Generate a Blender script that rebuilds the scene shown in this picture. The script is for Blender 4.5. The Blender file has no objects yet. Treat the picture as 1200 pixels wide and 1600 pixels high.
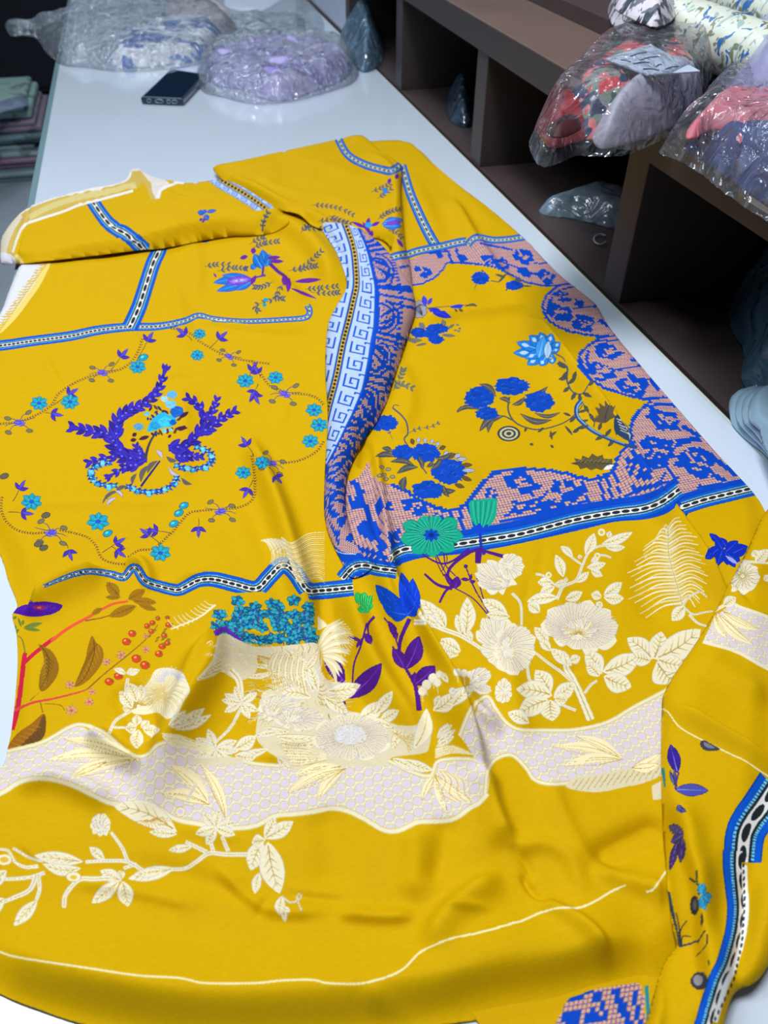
import bpy, bmesh, math, random
import numpy as np
from mathutils import Vector, Matrix
random.seed(4); rng = np.random.default_rng(4)

# ------------------------------------------------------------ camera (a hand-held phone above a shop table)
TZ = 0.75                      # table top above the floor
CH = 0.45                      # lens above the table top
FPX = 1250.0                   # focal length on the 1200x1600 frame
_v = np.array([167-600., -309-800., FPX]); _v /= np.linalg.norm(_v)          # along the table
_nx = 588.; _ny = (-FPX*FPX-(167-600.)*(_nx-600.))/(-309-800.)+800.
_n = np.array([_nx-600., _ny-800., FPX]); _n /= np.linalg.norm(_n)           # straight down
_r = -np.cross(_v, _n)
R_ = np.array([_r, _v, -_n])                                                 # rows: world x, y, z in lens axes
S = bpy.context.scene
cd = bpy.data.cameras.new('camera'); cam = bpy.data.objects.new('camera', cd); S.collection.objects.link(cam)
cd.sensor_fit = 'VERTICAL'; cd.sensor_height = 24.0; cd.lens = 24.0*FPX/1600.0; cd.clip_start = 0.02
M = Matrix(((R_[0][0], -R_[0][1], -R_[0][2], 0), (R_[1][0], -R_[1][1], -R_[1][2], 0), (R_[2][0], -R_[2][1], -R_[2][2], CH+TZ), (0, 0, 0, 1)))
cam.matrix_world = M
S.camera = cam
cd.dof.use_dof = True; cd.dof.focus_distance = 0.62; cd.dof.aperture_fstop = 7.0

# ------------------------------------------------------------ world, lamps, exposure
W = bpy.data.worlds.new('world'); S.world = W; W.use_nodes = True
W.node_tree.nodes['Background'].inputs[0].default_value = (0.62, 0.78, 1.0, 1)
W.node_tree.nodes['Background'].inputs[1].default_value = 0.30
def area(name, loc, target, size, sy, power, col):
    l = bpy.data.lights.new(name, 'AREA'); l.shape = 'RECTANGLE'; l.size = size; l.size_y = sy; l.energy = power; l.color = col
    o = bpy.data.objects.new(name, l); S.collection.objects.link(o); o.location = loc
    d = Vector(target)-Vector(loc); o.rotation_euler = d.to_track_quat('-Z', 'Y').to_euler()
    return o
area('ceiling_tube_light', (-0.55, 0.9, 2.75), (0.1, 0.6, TZ), 0.25, 1.0, 16, (0.93, 0.97, 1.0))
area('ceiling_tube_light', (-0.25, 3.4, 2.75), (0.1, 1.2, TZ), 1.4, 0.35, 25, (0.76, 0.88, 1.0))
area('ceiling_tube_light', (0.0, 0.55, 2.7), (0.30, 0.75, TZ), 0.6, 0.3, 34, (0.98, 0.97, 1.0))
for _x, _y in ((-1.2, 1.0), (1.0, 2.6), (0.2, 4.6)):       # added fill points, no real bulbs; they brighten the ceiling
    _l = bpy.data.lights.new('ceiling_fill', 'POINT'); _l.energy = 9; _l.shadow_soft_size = 0.06; _l.color = (0.93, 0.97, 1.0)
    _o = bpy.data.objects.new('ceiling_fill', _l); _o.location = (_x, _y, 2.6); S.collection.objects.link(_o)
S.view_settings.view_transform = 'Standard'; S.view_settings.look = 'None'
S.view_settings.exposure = -0.08; S.view_settings.gamma = 1.0; S.view_settings.use_curve_mapping = False
S.cycles.max_bounces = 8; S.cycles.transparent_max_bounces = 24
S.cycles.caustics_reflective = False; S.cycles.caustics_refractive = False

# ------------------------------------------------------------ geometry helpers
def at(px, py, z=0.0):
    """photo pixel -> world x, y on the level z above the table top"""
    px = np.asarray(px, float); py = np.asarray(py, float)
    d = np.stack([px-600., py-800., np.full(px.shape, FPX)], -1) @ R_.T
    t = (z-CH)/d[..., 2]
    return d[..., 0]*t, d[..., 1]*t
def proj(x, y, z):
    q = np.stack([x, y, z-CH], -1) @ R_
    return 600.+FPX*q[..., 0]/q[..., 2], 800.+FPX*q[..., 1]/q[..., 2]
def P(px, py, z=0.0):
    x, y = at(px, py, z); return Vector((float(x), float(y), z+TZ))
def on_x(px, py, X):
    """point where the view line meets the upright plane x = X; returns (y, z above table)"""
    d = np.array([px-600., py-800., FPX]) @ R_.T; t = X/d[0]
    return d[1]*t, CH+d[2]*t
def smooth(pts, n=6, closed=False):
    p = np.asarray(pts, float)
    if len(p) < 3: return p
    q = np.vstack([p[-1:], p, p[:2]]) if closed else np.vstack([2*p[0]-p[1], p, 2*p[-1]-p[-2]])
    out = []
    t = np.linspace(0, 1, n, endpoint=False)[:, None]
    for i in range(1, len(q)-2):
        a, b, c, d = q[i-1], q[i], q[i+1], q[i+2]
        out.append(0.5*((2*b)+(c-a)*t+(2*a-5*b+4*c-d)*t*t+(3*b-a-3*c+d)*t**3))
    o = np.vstack(out)
    return o if closed else np.vstack([o, p[-1:]])
def inside(poly, x, y):
    poly = np.asarray(poly); r = np.zeros(x.shape, bool); j = len(poly)-1
    for i in range(len(poly)):
        xi, yi = poly[i]; xj, yj = poly[j]
        if yi != yj:
            r ^= ((yi > y) != (yj > y)) & (x < (xj-xi)*(y-yi)/(yj-yi)+xi)
        j = i
    return r
def near(poly, x, y, closed=True):
    """distance to a polyline, the nearest point, the run along it and the side"""
    poly = np.asarray(poly, float); n = len(poly)
    bd = np.full(x.shape, 1e18); bx = np.zeros(x.shape); by = np.zeros(x.shape); bs = np.zeros(x.shape); sd = np.zeros(x.shape); run = 0
    for i in range(n if closed else n-1):
        a = poly[i]; b = poly[(i+1) % n]; e = b-a; L2 = e@e
        if L2 == 0: continue
        t = np.clip(((x-a[0])*e[0]+(y-a[1])*e[1])/L2, 0, 1)
        qx = a[0]+t*e[0]; qy = a[1]+t*e[1]; d = (x-qx)**2+(y-qy)**2
        m = d < bd
        bd = np.where(m, d, bd); bx = np.where(m, qx, bx); by = np.where(m, qy, by)
        bs = np.where(m, run+t*math.sqrt(L2), bs); sd = np.where(m, e[0]*(y-a[1])-e[1]*(x-a[0]), sd)
        run += math.sqrt(L2)
    return np.sqrt(bd), bx, by, bs, sd, run
def vnoise(x, y, s, seed=0):
    g = np.random.default_rng(seed).random((257, 257)).astype(np.float32)
    X = x/s; Y = y/s; xi = np.floor(X).astype(int); yi = np.floor(Y).astype(int)
    fx = X-xi; fy = Y-yi; fx = fx*fx*(3-2*fx); fy = fy*fy*(3-2*fy)
    a = g[yi % 256, xi % 256]; b = g[yi % 256, (xi+1) % 256]; c = g[(yi+1) % 256, xi % 256]; d = g[(yi+1) % 256, (xi+1) % 256]
    return (a*(1-fx)+b*fx)*(1-fy)+(c*(1-fx)+d*fx)*fy-0.5

# ------------------------------------------------------------ materials
def lin(c):
    c = np.asarray(c, float)/255.; return tuple(np.where(c <= 0.04045, c/12.92, ((c+0.055)/1.055)**2.4))
def mat(name, rgb, rough=0.6, spec=0.5, metal=0.0, noise=0.0, nscale=20., bump=0.0, bscale=200., coat=0.0, sheen=0.0):
    m = bpy.data.materials.new(name); m.use_nodes = True; nt = m.node_tree; b = nt.nodes['Principled BSDF']
    c = lin(rgb); b.inputs['Base Color'].default_value = (*c, 1)
    b.inputs['Roughness'].default_value = rough; b.inputs['Specular IOR Level'].default_value = spec; b.inputs['Metallic'].default_value = metal
    b.inputs['Coat Weight'].default_value = coat; b.inputs['Sheen Weight'].default_value = sheen
    tc = nt.nodes.new('ShaderNodeTexCoord')
    if noise:
        n = nt.nodes.new('ShaderNodeTexNoise'); n.inputs['Scale'].default_value = nscale; n.inputs['Detail'].default_value = 6
        r = nt.nodes.new('ShaderNodeValToRGB'); r.color_ramp.elements[0].color = (*[v*(1-noise) for v in c], 1); r.color_ramp.elements[1].color = (*[min(1, v*(1+noise)) for v in c], 1)
        r.color_ramp.elements[0].position = 0.3; r.color_ramp.elements[1].position = 0.7
        nt.links.new(tc.outputs['Object'], n.inputs['Vector']); nt.links.new(n.outputs['Fac'], r.inputs['Fac']); nt.links.new(r.outputs['Color'], b.inputs['Base Color'])
    if bump:
        n = nt.nodes.new('ShaderNodeTexNoise'); n.inputs['Scale'].default_value = bscale; n.inputs['Detail'].default_value = 4
        k = nt.nodes.new('ShaderNodeBump'); k.inputs['Strength'].default_value = bump; k.inputs['Distance'].default_value = 0.002
        nt.links.new(tc.outputs['Object'], n.inputs['Vector']); nt.links.new(n.outputs['Fac'], k.inputs['Height']); nt.links.new(k.outputs['Normal'], b.inputs['Normal'])
    return m
def film(name, tint=(235, 242, 250), haze=0.10, rough=0.16, bump=0.5, bscale=60., gloss=0.35):
    """clear polythene: see-through, shiny along its creases, a little milky"""
    m = bpy.data.materials.new(name); m.use_nodes = True; nt = m.node_tree; nt.nodes.clear(); N = nt.nodes.new; L = nt.links.new
    o = N('ShaderNodeOutputMaterial'); tr = N('ShaderNodeBsdfTransparent'); tr.inputs[0].default_value = (*lin((252, 253, 255) if haze < 0.3 else tint), 1)
    gl = N('ShaderNodeBsdfGlossy'); gl.inputs['Roughness'].default_value = rough
    df = N('ShaderNodeBsdfDiffuse'); df.inputs[0].default_value = (*lin(tint), 1)
    tc = N('ShaderNodeTexCoord'); n = N('ShaderNodeTexNoise'); n.inputs['Scale'].default_value = bscale; n.inputs['Detail'].default_value = 2; n.inputs['Distortion'].default_value = 1.6
    k = N('ShaderNodeBump'); k.inputs['Strength'].default_value = bump; k.inputs['Distance'].default_value = 0.012
    L(tc.outputs['Object'], n.inputs['Vector']); L(n.outputs['Fac'], k.inputs['Height'])
    fr = N('ShaderNodeFresnel'); fr.inputs['IOR'].default_value = 1.35
    ml = N('ShaderNodeMath'); ml.operation = 'MULTIPLY_ADD'; ml.inputs[1].default_value = 0.7; ml.inputs[2].default_value = gloss*0.16; ml.use_clamp = True
    for s in (gl, df, fr): L(k.outputs['Normal'], s.inputs['Normal'])
    # creases scatter more light than the smooth film
    cr = N('ShaderNodeMapRange'); cr.inputs[1].default_value = 0.50; cr.inputs[2].default_value = 0.72; cr.inputs[3].default_value = haze; cr.inputs[4].default_value = min(1, haze*2.6); L(n.outputs['Fac'], cr.inputs[0])
    m1 = N('ShaderNodeMixShader'); L(cr.outputs[0], m1.inputs[0]); L(tr.outputs[0], m1.inputs[1]); L(df.outputs[0], m1.inputs[2])
    m2 = N('ShaderNodeMixShader'); L(fr.outputs[0], ml.inputs[0]); L(ml.outputs[0], m2.inputs[0]); L(m1.outputs[0], m2.inputs[1]); L(gl.outputs[0], m2.inputs[2])
    L(m2.outputs[0], o.inputs[0])
    return m

# ------------------------------------------------------------ object helpers
def tag(o, label=None, cat=None, group=None, kind=None):
    for k, v in (('label', label), ('category', cat), ('group', group), ('kind', kind)):
        if v: o[k] = v
    return o
def link(o, parent=None):
    S.collection.objects.link(o)
    if parent is not None: o.parent = parent; o.matrix_parent_inverse = Matrix.Translation(-parent.location)
    return o
def empty(name, loc, label=None, cat=None, group=None):
    o = bpy.data.objects.new(name, None); o.empty_display_size = 0.05; o.location = loc; S.collection.objects.link(o); return tag(o, label, cat, group)
def from_np(name, V, F, m, parent=None, smooth_=True, uv=None):
    me = bpy.data.meshes.new(name); V = np.asarray(V, np.float32); F = np.asarray(F, np.int32)
    k = F.shape[1]
    me.vertices.add(len(V)); me.vertices.foreach_set('co', V.ravel())
    me.loops.add(F.size); me.loops.foreach_set('vertex_index', F.ravel())
    me.polygons.add(len(F)); me.polygons.foreach_set('loop_start', np.arange(0, F.size, k, dtype=np.int32))
    me.polygons.foreach_set('use_smooth', np.full(len(F), smooth_))
    if uv is not None:
        l = me.uv_layers.new(name='print'); l.data.foreach_set('uv', uv[F.ravel()].astype(np.float32).ravel())
    me.update(calc_edges=True); me.validate()
    me.materials.append(m)
    o = bpy.data.objects.new(name, me); return link(o, parent)
def box(name, x0, x1, y0, y1, z0, z1, m, parent=None, bev=0.0):
    bm = bmesh.new(); bmesh.ops.create_cube(bm, size=1.0)
    for v in bm.verts: v.co = Vector((x0+(v.co.x+.5)*(x1-x0), y0+(v.co.y+.5)*(y1-y0), z0+(v.co.z+.5)*(z1-z0)))
    if bev: bmesh.ops.bevel(bm, geom=bm.edges[:], offset=bev, segments=2, affect='EDGES', profile=0.5)
    me = bpy.data.meshes.new(name); bm.to_mesh(me); bm.free(); me.materials.append(m)
    return link(bpy.data.objects.new(name, me), parent)
def tube(name, pts, r, m, parent=None, seg=8, closed=False):
    pts = [Vector(p) for p in pts]; V = []; F = []; n = len(pts)
    rs = r if hasattr(r, '__len__') else [r]*n
    for i, p in enumerate(pts):
        a = pts[(i+1) % n] if closed else pts[min(i+1, n-1)]; b = pts[i-1] if (closed or i) else pts[0]
        t = (a-b).normalized(); u = t.cross(Vector((0, 0, 1)))
        u = u.normalized() if u.length > 1e-4 else Vector((1, 0, 0)); w = u.cross(t)
        for k in range(seg):
            c = 2*math.pi*k/seg; V.append(p+(u*math.cos(c)+w*math.sin(c))*rs[i])
    for i in range(n if closed else n-1):
        for k in range(seg):
            F.append((i*seg+k, i*seg+(k+1) % seg, ((i+1) % n)*seg+(k+1) % seg, ((i+1) % n)*seg+k))
    return from_np(name, [tuple(v) for v in V], F, m, parent)

# ------------------------------------------------------------ draped sheets: an outline and a relief over the table
class Relief:
    """heights above the table on a regular world grid"""
    def __init__(s, poly_px, margin=0.04, step=0.0015, z=0.0):
        x, y = at([p[0] for p in poly_px], [p[1] for p in poly_px], z)
        s.x0 = x.min()-margin; s.y0 = y.min()-margin; s.st = step
        s.nx = int((x.max()+margin-s.x0)/step)+2; s.ny = int((y.max()+margin-s.y0)/step)+2
        s.X, s.Y = np.meshgrid(s.x0+np.arange(s.nx)*step, s.y0+np.arange(s.ny)*step)
        s.Z = np.full(s.X.shape, z, float)
        s.px, s.py = proj(s.X, s.Y, s.Z)
    def sample(s, x, y, A=None):
        A = s.Z if A is None else A
        u = np.clip((x-s.x0)/s.st, 0, s.nx-1.001); v = np.clip((y-s.y0)/s.st, 0, s.ny-1.001)
        i = u.astype(int); j = v.astype(int); fu = u-i; fv = v-j
        return (A[j, i]*(1-fu)+A[j, i+1]*fu)*(1-fv)+(A[j+1, i]*(1-fu)+A[j+1, i+1]*fu)*fv
    def ridge(s, pts, h, wl, wr=None, z=None, ends=0.25, sm=True):
        """a fold along pts (pixels), h metres high, wl / wr pixels wide to its left / right as one walks along it"""
        wr = wl if wr is None else wr
        p = smooth(pts, 5) if sm else np.asarray(pts, float)
        zz = (abs(h)*0.8 if h > 0 else 0) if z is None else z
        x, y = at(p[:, 0], p[:, 1], zz)
        px2, py2 = at(p[:, 0]+1, p[:, 1], zz)
        sc = np.hypot(px2-x, py2-y).mean()
        pad = max(wl, wr)*sc*2.6
        j0 = max(0, int((y.min()-pad-s.y0)/s.st)); j1 = min(s.ny, int((y.max()+pad-s.y0)/s.st)+1)
        i0 = max(0, int((x.min()-pad-s.x0)/s.st)); i1 = min(s.nx, int((x.max()+pad-s.x0)/s.st)+1)
        if j1 <= j0 or i1 <= i0: return
        X = s.X[j0:j1, i0:i1]; Y = s.Y[j0:j1, i0:i1]
        d, _, _, run, sd, tot = near(np.stack([x, y], -1), X, Y, False)
        w = np.where(sd > 0, wl, wr)*sc
        e = np.clip(np.minimum(run, tot-run)/(tot*ends+1e-9), 0, 1) if ends > 0 else 1.0
        e = e*e*(3-2*e) if ends > 0 else 1.0
        s.Z[j0:j1, i0:i1] += h*np.exp(-(d/w)**2)*e
    def locate(s, px, py, zmax=0.10, zmin=-0.02, n=60):
        """photo pixels -> world x, y on this relief"""
        px = np.asarray(px, float); py = np.asarray(py, float)
        zs = np.linspace(zmax, zmin, n); best = np.full(px.shape, np.nan); prev = None
        for z in zs:
            x, y = at(px, py, z); g = s.sample(x, y)-z
            if prev is not None:
                m = np.isnan(best) & (g >= 0)
                t = np.where(m, prev/(prev-g+1e-12), 0)
                best = np.where(m, zp+(z-zp)*t, best)
            prev = g; zp = z
        best = np.where(np.isnan(best), 0, best)
        x, y = at(px, py, best); return x, y
def sheet(name, rel, poly_px, m, parent=None, cell=4.0, uvbox=None, thick=0.0004, bottom=None, smooth_outline=True, res_fn=None):
    pp = smooth(poly_px, 5, True) if smooth_outline else np.asarray(poly_px, float)
    ox, oy = rel.locate(pp[:, 0], pp[:, 1])
    O = np.stack([ox, oy], -1)
    bx, by = proj(ox, oy, np.zeros(len(ox)))
    gx = np.arange(bx.min()-cell, bx.max()+2*cell, cell); gy = np.arange(by.min()-cell, by.max()+2*cell, cell)
    GX, GY = np.meshgrid(gx, gy); X, Y = at(GX, GY, 0.0)
    ins = inside(O, X, Y)
    c = ins[:-1, :-1].astype(int)+ins[1:, :-1]+ins[:-1, 1:]+ins[1:, 1:]
    keep = c >= 1
    used = np.zeros(ins.shape, bool)
    for a, b in ((slice(None, -1), slice(None, -1)), (slice(1, None), slice(None, -1)), (slice(None, -1), slice(1, None)), (slice(1, None), slice(1, None))):
        used[a, b] |= keep
    mv = used & ~ins
    d, qx, qy, *_ = near(O, X[mv], Y[mv]); X[mv] = qx; Y[mv] = qy
    idx = np.full(ins.shape, -1); idx[used] = np.arange(used.sum())
    x = X[used]; y = Y[used]; z = rel.sample(x, y)
    j, i = np.nonzero(keep)
    F = np.stack([idx[j, i], idx[j+1, i], idx[j+1, i+1], idx[j, i+1]], -1)
    V = np.stack([x, y, z+TZ], -1)
    uv = None
    if uvbox is not None:
        uv = np.stack([(x-uvbox[0])/uvbox[2], (y-uvbox[1])/uvbox[3]], -1)
    if bottom is not None:
        n = len(V); zb = np.minimum(bottom+TZ, V[:, 2]-0.0005); V = np.vstack([V, np.stack([x, y, zb], -1)])
        F0 = F; F = np.vstack([F0, F0[:, ::-1]+n])
        E = np.vstack([F0[:, [0, 1]], F0[:, [1, 2]], F0[:, [2, 3]], F0[:, [3, 0]]])
        key = set(map(tuple, E)); B = [e for e in map(tuple, E) if (e[1], e[0]) not in key]
        if B: F = np.vstack([F, [(e[1], e[0], e[0]+n, e[1]+n) for e in B]])
        if uv is not None: uv = np.vstack([uv, uv])
    o = from_np(name, V, F, m, parent, True, uv)
    if bottom is None and thick:
        s = o.modifiers.new('thickness', 'SOLIDIFY'); s.thickness = thick; s.offset = -1
    return o

# ------------------------------------------------------------ prints: flat artwork drawn by this script in cloth coordinates
class Print:
    def __init__(s, rel, base, res=2600):
        s.rel = rel; s.res = res; s.x0 = rel.x0; s.y0 = rel.y0
        s.w = int(rel.nx*rel.st*res); s.h = int(rel.ny*rel.st*res)
        s.A = np.empty((s.h, s.w, 3), np.uint8); s.A[:] = base
        s.box = (s.x0, s.y0, s.w/res, s.h/res)
        gx = np.arange(-200, 1401, 4.0); gy = np.arange(150, 1701, 4.0)
        GX, GY = np.meshgrid(gx, gy); s.LX, s.LY = rel.locate(GX, GY)
        s.ox, s.oy, s.sc = 0., 0., 1.; s.seed = 1
    def frame(s, ox, oy, sc=3.0): s.ox, s.oy, s.sc = ox, oy, sc; return s
    def T(s, p):
        p = np.asarray(p, float).reshape(-1, 2)
        return np.stack([s.ox+p[:, 0]/s.sc, s.oy+p[:, 1]/s.sc], -1)
    def xy(s, q):
        u = np.clip((q[:, 0]+200)/4, 0, s.LX.shape[1]-1.001); v = np.clip((q[:, 1]-150)/4, 0, s.LX.shape[0]-1.001)
        i = u.astype(int); j = v.astype(int); fu = u-i; fv = v-j
        f = lambda A: (A[j, i]*(1-fu)+A[j, i+1]*fu)*(1-fv)+(A[j+1, i]*(1-fu)+A[j+1, i+1]*fu)*fv
        return (f(s.LX)-s.x0)*s.res, (f(s.LY)-s.y0)*s.res
    def mask(s, q):
        """q in photo pixels -> (slices, mask) in the print"""
        x, y = s.xy(q)
        i0 = max(0, int(x.min())-1); i1 = min(s.w, int(x.max())+2); j0 = max(0, int(y.min())-1); j1 = min(s.h, int(y.max())+2)
        if i1 <= i0 or j1 <= j0: return None
        x = x-i0; y = y-j0; W_ = i1-i0; H_ = j1-j0
        x2 = np.roll(x, -1); y2 = np.roll(y, -1)
        lo = np.minimum(y, y2); hi = np.maximum(y, y2)
        a = np.clip(np.ceil(lo-0.5), 0, H_).astype(int); b = np.clip(np.ceil(hi-0.5), 0, H_).astype(int)
        c = b-a; k = c > 0
        if not k.any(): return None
        a = a[k]; c = c[k]; x = x[k]; y = y[k]; x2 = x2[k]; y2 = y2[k]
        rows = np.repeat(a-np.concatenate([[0], np.cumsum(c)[:-1]]), c)+np.arange(c.sum())
        e = np.repeat(np.arange(len(a)), c)
        xc = x[e]+(rows+0.5-y[e])*(x2[e]-x[e])/(y2[e]-y[e])
        col = np.clip(np.ceil(xc-0.5), 0, W_).astype(int)
        m = np.zeros((H_, W_+1), np.int32); np.add.at(m, (rows, col), 1)
        return (slice(j0, j1), slice(i0, i1)), (np.cumsum(m, 1)[:, :W_] & 1).astype(bool)
    def raw(s, q, col):
        r = s.mask(q)
        if r is None: return
        s.A[r[0]][r[1]] = col
    def poly(s, pts, col, sm=0):
        q = s.T(pts); s.raw(smooth(q, 5, True) if sm else q, col)
    def shade(s, pts, fn, sm=0):
        q = s.T(pts); q = smooth(q, 5, True) if sm else q
        r = s.mask(q)
        if r is None: return
        jj, ii = np.nonzero(r[1]); x = s.x0+(ii+r[0][1].start+.5)/s.res; y = s.y0+(jj+r[0][0].start+.5)/s.res
        px, py = proj(x, y, s.rel.sample(x, y))
        c, k = fn(px, py, x, y)
        sub = s.A[r[0]]; sub[jj[k], ii[k]] = c[k]
    def line(s, pts, w, col, w2=None, sm=1):
        """a stroke; widths in the current frame's units"""
        q = s.T(pts); q = smooth(q, 6) if (sm and len(q) > 2) else q
        if len(q) < 2: return
        w2 = w if w2 is None else w2
        t = np.gradient(q, axis=0); n = np.stack([-t[:, 1], t[:, 0]], -1); n /= (np.linalg.norm(n, axis=1, keepdims=True)+1e-9)
        ww = (np.linspace(w, w2, len(q))/s.sc/2)[:, None]
        s.raw(np.vstack([q+n*ww, (q-n*ww)[::-1]]), col)
    def leaf(s, a, b, w, col, vein=None, bend=0.0, rib=None, out=None, tip=1.0, ow=2.0):
        """a pointed leaf from a to b; w = full width"""
        a = np.array(a, float); b = np.array(b, float); d = b-a; L = np.hypot(*d); n = np.array([-d[1], d[0]])/(L+1e-9)
        t = np.linspace(0, 1, 14); f = np.sin(np.pi*t**tip)**0.85; c = a+d*t[:, None]+n*(np.sin(np.pi*t)*bend*L)[:, None]
        if out is not None:
            g = (f*(w/2+ow)+ow*0.4)[:, None]; s.raw(s.T(np.vstack([c+n*g, (c-n*g)[::-1]])), out)
        g = (f*w/2)[:, None]; s.raw(s.T(np.vstack([c+n*g, (c-n*g)[::-1]])), col)
        if vein is not None: s.line(c[1:-1], max(1.2, w*0.07), vein, 0.8, 0)
        if rib is not None:
            for k in range(2, 12, 2):
                for sg in (-1, 1): s.line([c[k], c[min(k+2, 13)]+n*sg*f[k]*w*0.38], max(1.0, w*0.05), rib, 0.7, 0)
    def blob(s, c, rx, ry, col, rot=0.0, rag=0.0, n=28, out=None, ow=2.0):
        s.seed += 1; r = np.random.default_rng(s.seed)
        t = np.linspace(0, 2*np.pi, n, endpoint=False); k = 1+rag*(r.random(n)-0.5)*2
        def ring(e):
            X = np.cos(t)*(rx*k+e); Y = np.sin(t)*(ry*k+e); return np.stack([c[0]+X*np.cos(rot)-Y*np.sin(rot), c[1]+X*np.sin(rot)+Y*np.cos(rot)], -1)
        if out is not None: s.raw(s.T(ring(ow)), out)
        s.raw(s.T(ring(0)), col)
    def fan(s, c, r0, r1, a0, a1, n, w, col, sq=1.0, rot=0.0):
        """short radial strokes: petal veins"""
        for k in range(n):
            a = a0+(a1-a0)*k/max(1, n-1); dx, dy = math.cos(a), math.sin(a)*sq
            X = lambda r: (c[0]+r*(dx*math.cos(rot)-dy*math.sin(rot)), c[1]+r*(dx*math.sin(rot)+dy*math.cos(rot)))
            s.line([X(r0), X(r1*(0.8+0.2*((k*7) % 5)/4))], w, col, w*0.5, 0)
    def image(s, name):
        im = bpy.data.images.new(name, s.w, s.h, alpha=False)
        B = np.ones((s.h, s.w, 4), np.float32); B[..., :3] = s.A; B[..., :3] /= 255.
        im.pixels.foreach_set(B.ravel()); im.update(); im.pack(); return im
def cloth_mat(name, im, back=(220, 198, 120)):
    m = bpy.data.materials.new(name); m.use_nodes = True; nt = m.node_tree; b = nt.nodes['Principled BSDF']; N = nt.nodes.new; L = nt.links.new
    t = N('ShaderNodeTexImage'); t.image = im; t.extension = 'EXTEND'
    uv = N('ShaderNodeUVMap'); uv.uv_map = 'print'; L(uv.outputs[0], t.inputs[0])
    tc = N('ShaderNodeTexCoord')
    w = N('ShaderNodeTexNoise'); w.inputs['Scale'].default_value = 900; w.inputs['Detail'].default_value = 2
    w2 = N('ShaderNodeTexNoise'); w2.inputs['Scale'].default_value = 1.0; w2.inputs['Detail'].default_value = 3
    mp = N('ShaderNodeMapping'); mp.inputs['Scale'].default_value = (260, 900, 400); L(tc.outputs['Object'], mp.inputs[0]); L(mp.outputs[0], w2.inputs['Vector'])
    L(tc.outputs['Object'], w.inputs['Vector'])
    a = N('ShaderNodeMath'); a.operation = 'ADD'; L(w.outputs['Fac'], a.inputs[0]); L(w2.outputs['Fac'], a.inputs[1])
    k = N('ShaderNodeBump'); k.inputs['Strength'].default_value = 0.25; k.inputs['Distance'].default_value = 0.0004; L(a.outputs[0], k.inputs['Height']); L(k.outputs[0], b.inputs['Normal'])
    mx = N('ShaderNodeMix'); mx.data_type = 'RGBA'; mx.blend_type = 'MULTIPLY'; mx.inputs['Factor'].default_value = 1.0
    rp = N('ShaderNodeMapRange'); rp.inputs[3].default_value = 0.90; rp.inputs[4].default_value = 1.08; L(w2.outputs['Fac'], rp.inputs[0])
    L(t.outputs['Color'], mx.inputs[6]); L(rp.outputs[0], mx.inputs[7]); L(mx.outputs[2], b.inputs['Base Color'])
    b.inputs['Roughness'].default_value = 0.7; b.inputs['Specular IOR Level'].default_value = 0.05; b.inputs['Sheen Weight'].default_value = 0.0
    return m
# ------------------------------------------------------------ the setting: room, table, shelving
XL, XR, XS = -0.206, 0.4935, 0.4975
M_floor = mat('grey_floor', (168, 178, 188), 0.45, noise=0.12, nscale=3)
M_wall = mat('dark_wall', (34, 44, 60), 0.7, noise=0.1, nscale=2)
M_ceil = mat('ceiling_paint', (205, 212, 220), 0.9)
def struct(o): o['kind'] = 'structure'; return o
struct(box('floor', -2.6, 2.4, -1.6, 6.2, -0.05, 0.0, M_floor))
struct(box('ceiling', -2.6, 2.4, -1.6, 6.2, 2.9, 2.95, M_ceil))
struct(box('wall_back', -2.6, 2.4, 6.2, 6.3, 0.0, 2.9, M_wall))
struct(box('wall_right', 2.4, 2.5, -1.6, 6.2, 0.0, 2.9, mat('grey_wall', (120, 122, 130), 0.8)))
struct(box('wall_left', -2.7, -2.6, -1.6, 6.2, 0.0, 2.9, M_wall))
struct(box('wall_front', -2.6, 2.4, -1.7, -1.6, 0.0, 2.9, mat('pale_wall', (150, 155, 165), 0.8)))
# cutting table: white laminate under a glass sheet
M_lam = mat('white_laminate', (206, 220, 235), 0.16, 0.55, noise=0.02, nscale=4, coat=0.4)
M_steel = mat('dark_table_leg', (40, 46, 54), 0.4, 0.5, 0.6)
M_glass = mat('glass_edge', (120, 152, 160), 0.08, 0.8)
tb = empty('cutting_table', (0.14, 1.5, 0.0), 'long white topped cutting table under the yellow cloth', 'table')
box('table_top', XL+0.004, XR-0.003, -0.9, 3.6, TZ-0.030, TZ, M_lam, tb, 0.001)
box('glass_edge', XL-0.006, XL+0.004, -0.9, 3.6, TZ-0.012, TZ-0.0005, M_glass, tb, 0.001)
box('glass_edge', XR-0.003, XR, -0.9, 3.6, TZ-0.010, TZ+0.0004, mat('glass_edge_right', (205, 214, 205), 0.15, 0.8), tb, 0.0008)  # paler than the left edge: glass highlight painted into the colour
for y in (-0.8, 1.35, 3.5):
    for x in (XL+0.03, XR-0.04): box('leg', x-0.02, x+0.02, y-0.02, y+0.02, 0.0, TZ-0.030, M_steel, tb, 0.002)
box('apron', XL+0.03, XL+0.05, -0.8, 3.5, TZ-0.09, TZ-0.030, M_steel, tb)
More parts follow.
